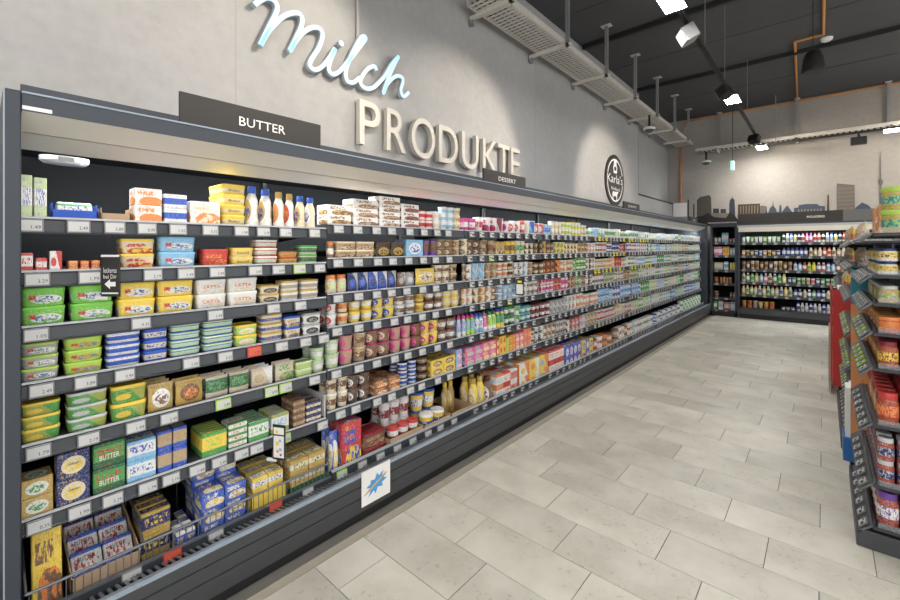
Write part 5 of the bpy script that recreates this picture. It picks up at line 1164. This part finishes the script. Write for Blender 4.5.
# ------------------------------------------------------------------ cable trays
def cable_tray(name, label, along, p0, p1, a0, a1, z, hang, pitch):
    """along 'y': runs from p0 to p1, spans a0..a1 across"""
    m = (p0+p1)/2; t = thing(name, label, 'cable tray', ((a0+a1)/2, m, z) if along == 'y' else (m, (a0+a1)/2, z), 'cable trays under the ceiling')
    def B(n, u0, u1, v0, v1, z0, z1, mat, kind=None):
        g = G()
        c = (a0+a1)/2
        if along == 'y': g.box(u0-c, u1-c, v0-m, v1-m, z0-z, z1-z)
        else: g.box(v0-m, v1-m, u0-c, u1-c, z0-z, z1-z)
        return obj(n, g.mesh(n, [mat]), t, kind=kind)
    B('side_rail', a0, a0 + .004, p0, p1, z, z + .07, galv); B('side_rail', a1 - .004, a1, p0, p1, z, z + .07, galv)
    B('edge_lip', a0, a0 + .03, p0, p1, z - .003, z, galv); B('edge_lip', a1 - .03, a1, p0, p1, z - .003, z, galv)
    g = G(); c = (a0+a1)/2; n = int((p1-p0)/pitch)
    for i in range(n):
        y = p0 + (i + .5) * (p1-p0)/n
        if along == 'y': g.box(a0 + .03 - c, a1 - .03 - c, y - pitch*.31 - m, y + pitch*.31 - m, -.003, 0)
        else: g.box(y - pitch*.31 - m, y + pitch*.31 - m, a0 + .03 - c, a1 - .03 - c, -.003, 0)
    obj('perforated_bottom', g.mesh('perforated_bottom', [galv]), t, kind='stuff')
    for i, y in enumerate(hang):
        B('cross_arm', a0 - .10, a1 + .10, y - .022, y + .022, z - .045, z - .004, galv)
        B('hanger_strut', a1 + .03, a1 + .075, y - .022, y + .022, z - .045, CZ - .001, galv_d)
        B('foot_plate', a1 - .02, a1 + .125, y - .05, y + .05, CZ - .012, CZ - .001, galv)
        B('wall_strut', a0 - .10, a0 - .06, y - .02, y + .02, z - .11, z - .004, galv_d)
    # cables lying in the tray
    for i in range(4):
        q = a0 + .06 + i * .07
        g = G()
        if along == 'y': g.tube([(q - c, p0 + .02 - m, .018), (q - c + .01, -.3, .018), (q - c, p1 - .02 - m, .018)], .012, 6)
        else: g.tube([(p0 + .02 - m, q - c, .018), (p1 - .02 - m, q - c, .018)], .012, 6)
        obj('cable', g.mesh('cable', [black]), t)
    return t
cable_tray('cable_tray', 'long galvanised cable tray hung under the ceiling along the left wall', 'y', 3.55, 12.3, -2.92, -2.52, 4.22, [3.75, 5.05, 6.35, 7.65, 8.95, 10.25, 11.5], .065)
cable_tray('cable_tray', 'galvanised cable tray hung under the ceiling along the back wall', 'x', -2.4, 6.0, BY - .50, BY - .15, 3.98, [-1.95, -.45, .98, 2.4, 4.0], .09)

# ------------------------------------------------------------------ light tracks with lamps
def spot(parent, loc, target, watts, size=62, blend=.55, col=(1, .87, .70)):
    l = bpy.data.lights.new('spot_lamp', 'SPOT'); l.energy = watts; l.spot_size = math.radians(size); l.spot_blend = blend; l.shadow_soft_size = .09; l.color = col
    o = bpy.data.objects.new('spot_lamp', l); C.objects.link(o); o.parent = parent
    base = parent.location if parent else Vector((0, 0, 0))
    o.location = Vector(loc) - base
    o.rotation_euler = (Vector(target) - Vector(loc)).to_track_quat('-Z', 'Y').to_euler()
    return o
TX, TZ = -1.03, 3.83
def light_track(label, x, y0, y1, lamps, wires):
    t = thing('light_track', label, 'light track', (x, (y0+y1)/2, TZ), 'ceiling light tracks'); m = (y0+y1)/2
    obj('rail', G().box(-.02, .02, y0-m, y1-m, 0, .045).mesh('rail', [black]), t)
    for y in wires: obj('suspension_wire', G().tube([(0, y-m, .045), (0, y-m, CZ-TZ-.001)], .0035, 5).mesh('suspension_wire', [galv_d]), t)
    for i, y in enumerate(lamps):
        lm = obj('lamp', G().box(-.095, .095, -.22, .22, -.035, 0, 0, .006).mesh('lamp', [black]), t, (0, y-m, 0))
        obj('light_panel', G().box(-.088, .088, -.212, .212, -.0385, -.0355).mesh('light_panel', [lamp_e]), lm)
    return t
lt = light_track('black light track with white panel lamps above the aisle', TX, -5.0, 12.1, [-3.0, .55, 4.12, 7.5, 11.55], [2.4, 5.6, 6.9, 9.2])
light_track('added black light track with panel lamps, out of view over the next aisle', 2.4, -5.0, 11.45, [-3.0, .55, 4.12, 7.5, 11.0], [2.4, 6.9])  # extra track out of view, added to light the shop
light_track('added black light track with panel lamps, out of view at the far right', 5.6, -5.0, 11.45, [-3.0, .55, 4.12, 7.5, 11.0], [2.4, 6.9])  # another unseen track, added for its light
def spot_head(name, label, x, y, z, tgt, mat, watts, size=64):
    d = (Vector(tgt) - Vector((x, y, z))).normalized()
    t = thing(name, label, 'spotlight', (x, y, z), 'track spotlights')
    q = d.to_track_quat('-Z', 'Y').to_matrix()
    def R(g): g.v = [tuple(q @ Vector(p)) for p in g.v]; return g
    obj('housing', R(G().box(-.09, .09, -.075, .075, -.06, .07, 0, .008)).mesh('housing', [mat]), t)
    obj('lens', R(G().box(-.075, .075, -.06, .06, -.064, -.0605)).mesh('lens', [simple('lens_glow', (1,1,1), .4, emit=(1,.9,.75), es=.5)]), t)
    obj('bracket', G().box(-.012, .012, -.012, .012, .05, TZ - z).mesh('bracket', [black]), t)
    spot(t, Vector((x, y, z)) + d*.10, tgt, watts, size)
    return t
spot_head('spotlight', 'white spotlight on the track near the top edge', TX, 4.75, 3.72, (WX, 3.6, 2.5), galv_d, SPOT_W, 66)
spot_head('spotlight', 'black spotlight on the track above the near wall', TX, 1.9, 3.72, (WX, 1.15, 2.7), black, SPOT_W, 84)
spot_head('spotlight', 'black spotlight on the track between the panel lamps', TX, 6.85, 3.72, (WX, 7.7, 2.6), black, SPOT_W, 70)
spot_head('spotlight', 'dark spotlight on the track near the back wall', TX, 10.2, 3.72, (-.3, BY, 2.6), black, SPOT_W*.6, 95)
spot_head('spotlight', 'black spotlight on the added track at the right, aimed at the back wall', 2.4, 9.6, 3.72, (1.2, BY, 2.6), black, SPOT_W*.8, 90)
# bar lamp and floodlight before the back wall
t = thing('bar_light', 'white linear lamp under the back wall cable tray at the right edge', 'lamp', (2.2, BY - .68, 3.84))
obj('rail', G().box(-3.12, .1, -.02, .02, .03, .07).mesh('rail', [black]), t)
obj('tube_lamp', G().box(-1.33, .1, -.03, .03, -.03, .03).mesh('tube_lamp', [lamp_bar]), t)
for x in (-3.0, 0): obj('suspension', G().box(x-.01, x+.01, -.01, .01, .07, CZ - 3.84 - .001).mesh('suspension', [galv_d]), t)
t = thing('floodlight', 'black floodlight hanging under the back wall cable tray', 'floodlight', (.52, BY - .68, 3.725))
obj('housing', G().box(-.12, .12, -.06, .06, -.08, .07, 0, .01).mesh('housing', [black]), t); obj('bracket', G().box(-.02, .02, -.02, .02, .07, .135).mesh('bracket', [black]), t)

# ------------------------------------------------------------------ hanging and ceiling bits
def dome(label, x, y, ztop, z, ):
    t = thing('dome_camera', label, 'camera', (x, y, z), 'dome cameras')
    obj('stem', G().tube([(0, 0, .05), (0, 0, ztop - z)], .022, 8).mesh('stem', [black]), t)
    g = G(); g.lathe([(.02, -.055), (.06, -.04), (.085, 0), (.11, .01), (.11, .035), (.05, .06)], 18, [1, 1, 0, 0, 0], 1, 0)
    obj('dome', g.mesh('dome', [white_p, simple('dome_glass', (.10,.10,.11), .15)], smooth=True), t)
dome('white dome camera on a black stem under the left cable tray', -2.55, 8.72, 4.17, 3.88)
dome('white dome camera on a black stem near the back corner', -2.2, 12.1, 3.975, 3.70)
t = thing('exit_sign', 'small green exit sign hanging before the back wall', 'sign', (-1.60, 11.75, 3.50))
obj('panel', G().box(-.03, .03, -.09, .09, -.10, .10, 0, .004).mesh('panel', [simple('exit_green', (.35,.75,.60), .4, emit=(.3,.8,.6), es=.5)]), t)
obj('suspension_wire', G().tube([(0, 0, .10), (0, 0, CZ - 3.501)], .006, 5).mesh('suspension_wire', [black]), t)
t = thing('loudspeaker', 'black bell shaped loudspeaker hanging from the ceiling on a cord', 'loudspeaker', (-0.112, 7.600, 4.147))
g = G(); g.lathe([(.110, -.165), (.122, -.155), (.125, -.11), (.108, .02), (.082, .10), (.05, .128), (.02, .132)], 20, [0]*6)
obj('body', g.mesh('body', [black], smooth=True), t); obj('cord', G().tube([(0, 0, .125), (0, 0, CZ - 4.147 - .001)], .006, 6).mesh('cord', [black]), t)
pts = [(-0.447,12.082), (-0.410,10.849), (-0.352,8.827), (-0.006,8.813), (0.000,7.589), (0.000,6.769)]
tag(obj('conduit', G().tube([(a, b, CZ - .03) for a, b in pts], .018, 8).mesh('conduit', [simple('conduit_orange', (.62,.27,.06), .5)])), 'orange conduit bending across the dark ceiling by the loudspeaker', 'conduit')
a, b = (0.030,9.079)
g = G(); g.lathe([(.05, -.05), (.075, -.035), (.08, -.001)], 16, [0, 0])
tag(obj('smoke_detector', g.mesh('smoke_detector', [white_p], smooth=True), None, (a, b, CZ)), 'white smoke detector on the dark ceiling beside the orange conduit', 'detector')
tag(obj('conduit', G().tube([(-2.5, BY - .045, CZ - .045), (6, BY - .045, CZ - .045)], .018, 8).mesh('conduit', [bpy.data.materials['conduit_orange']])), 'straight orange conduit along the top of the back wall', 'conduit')
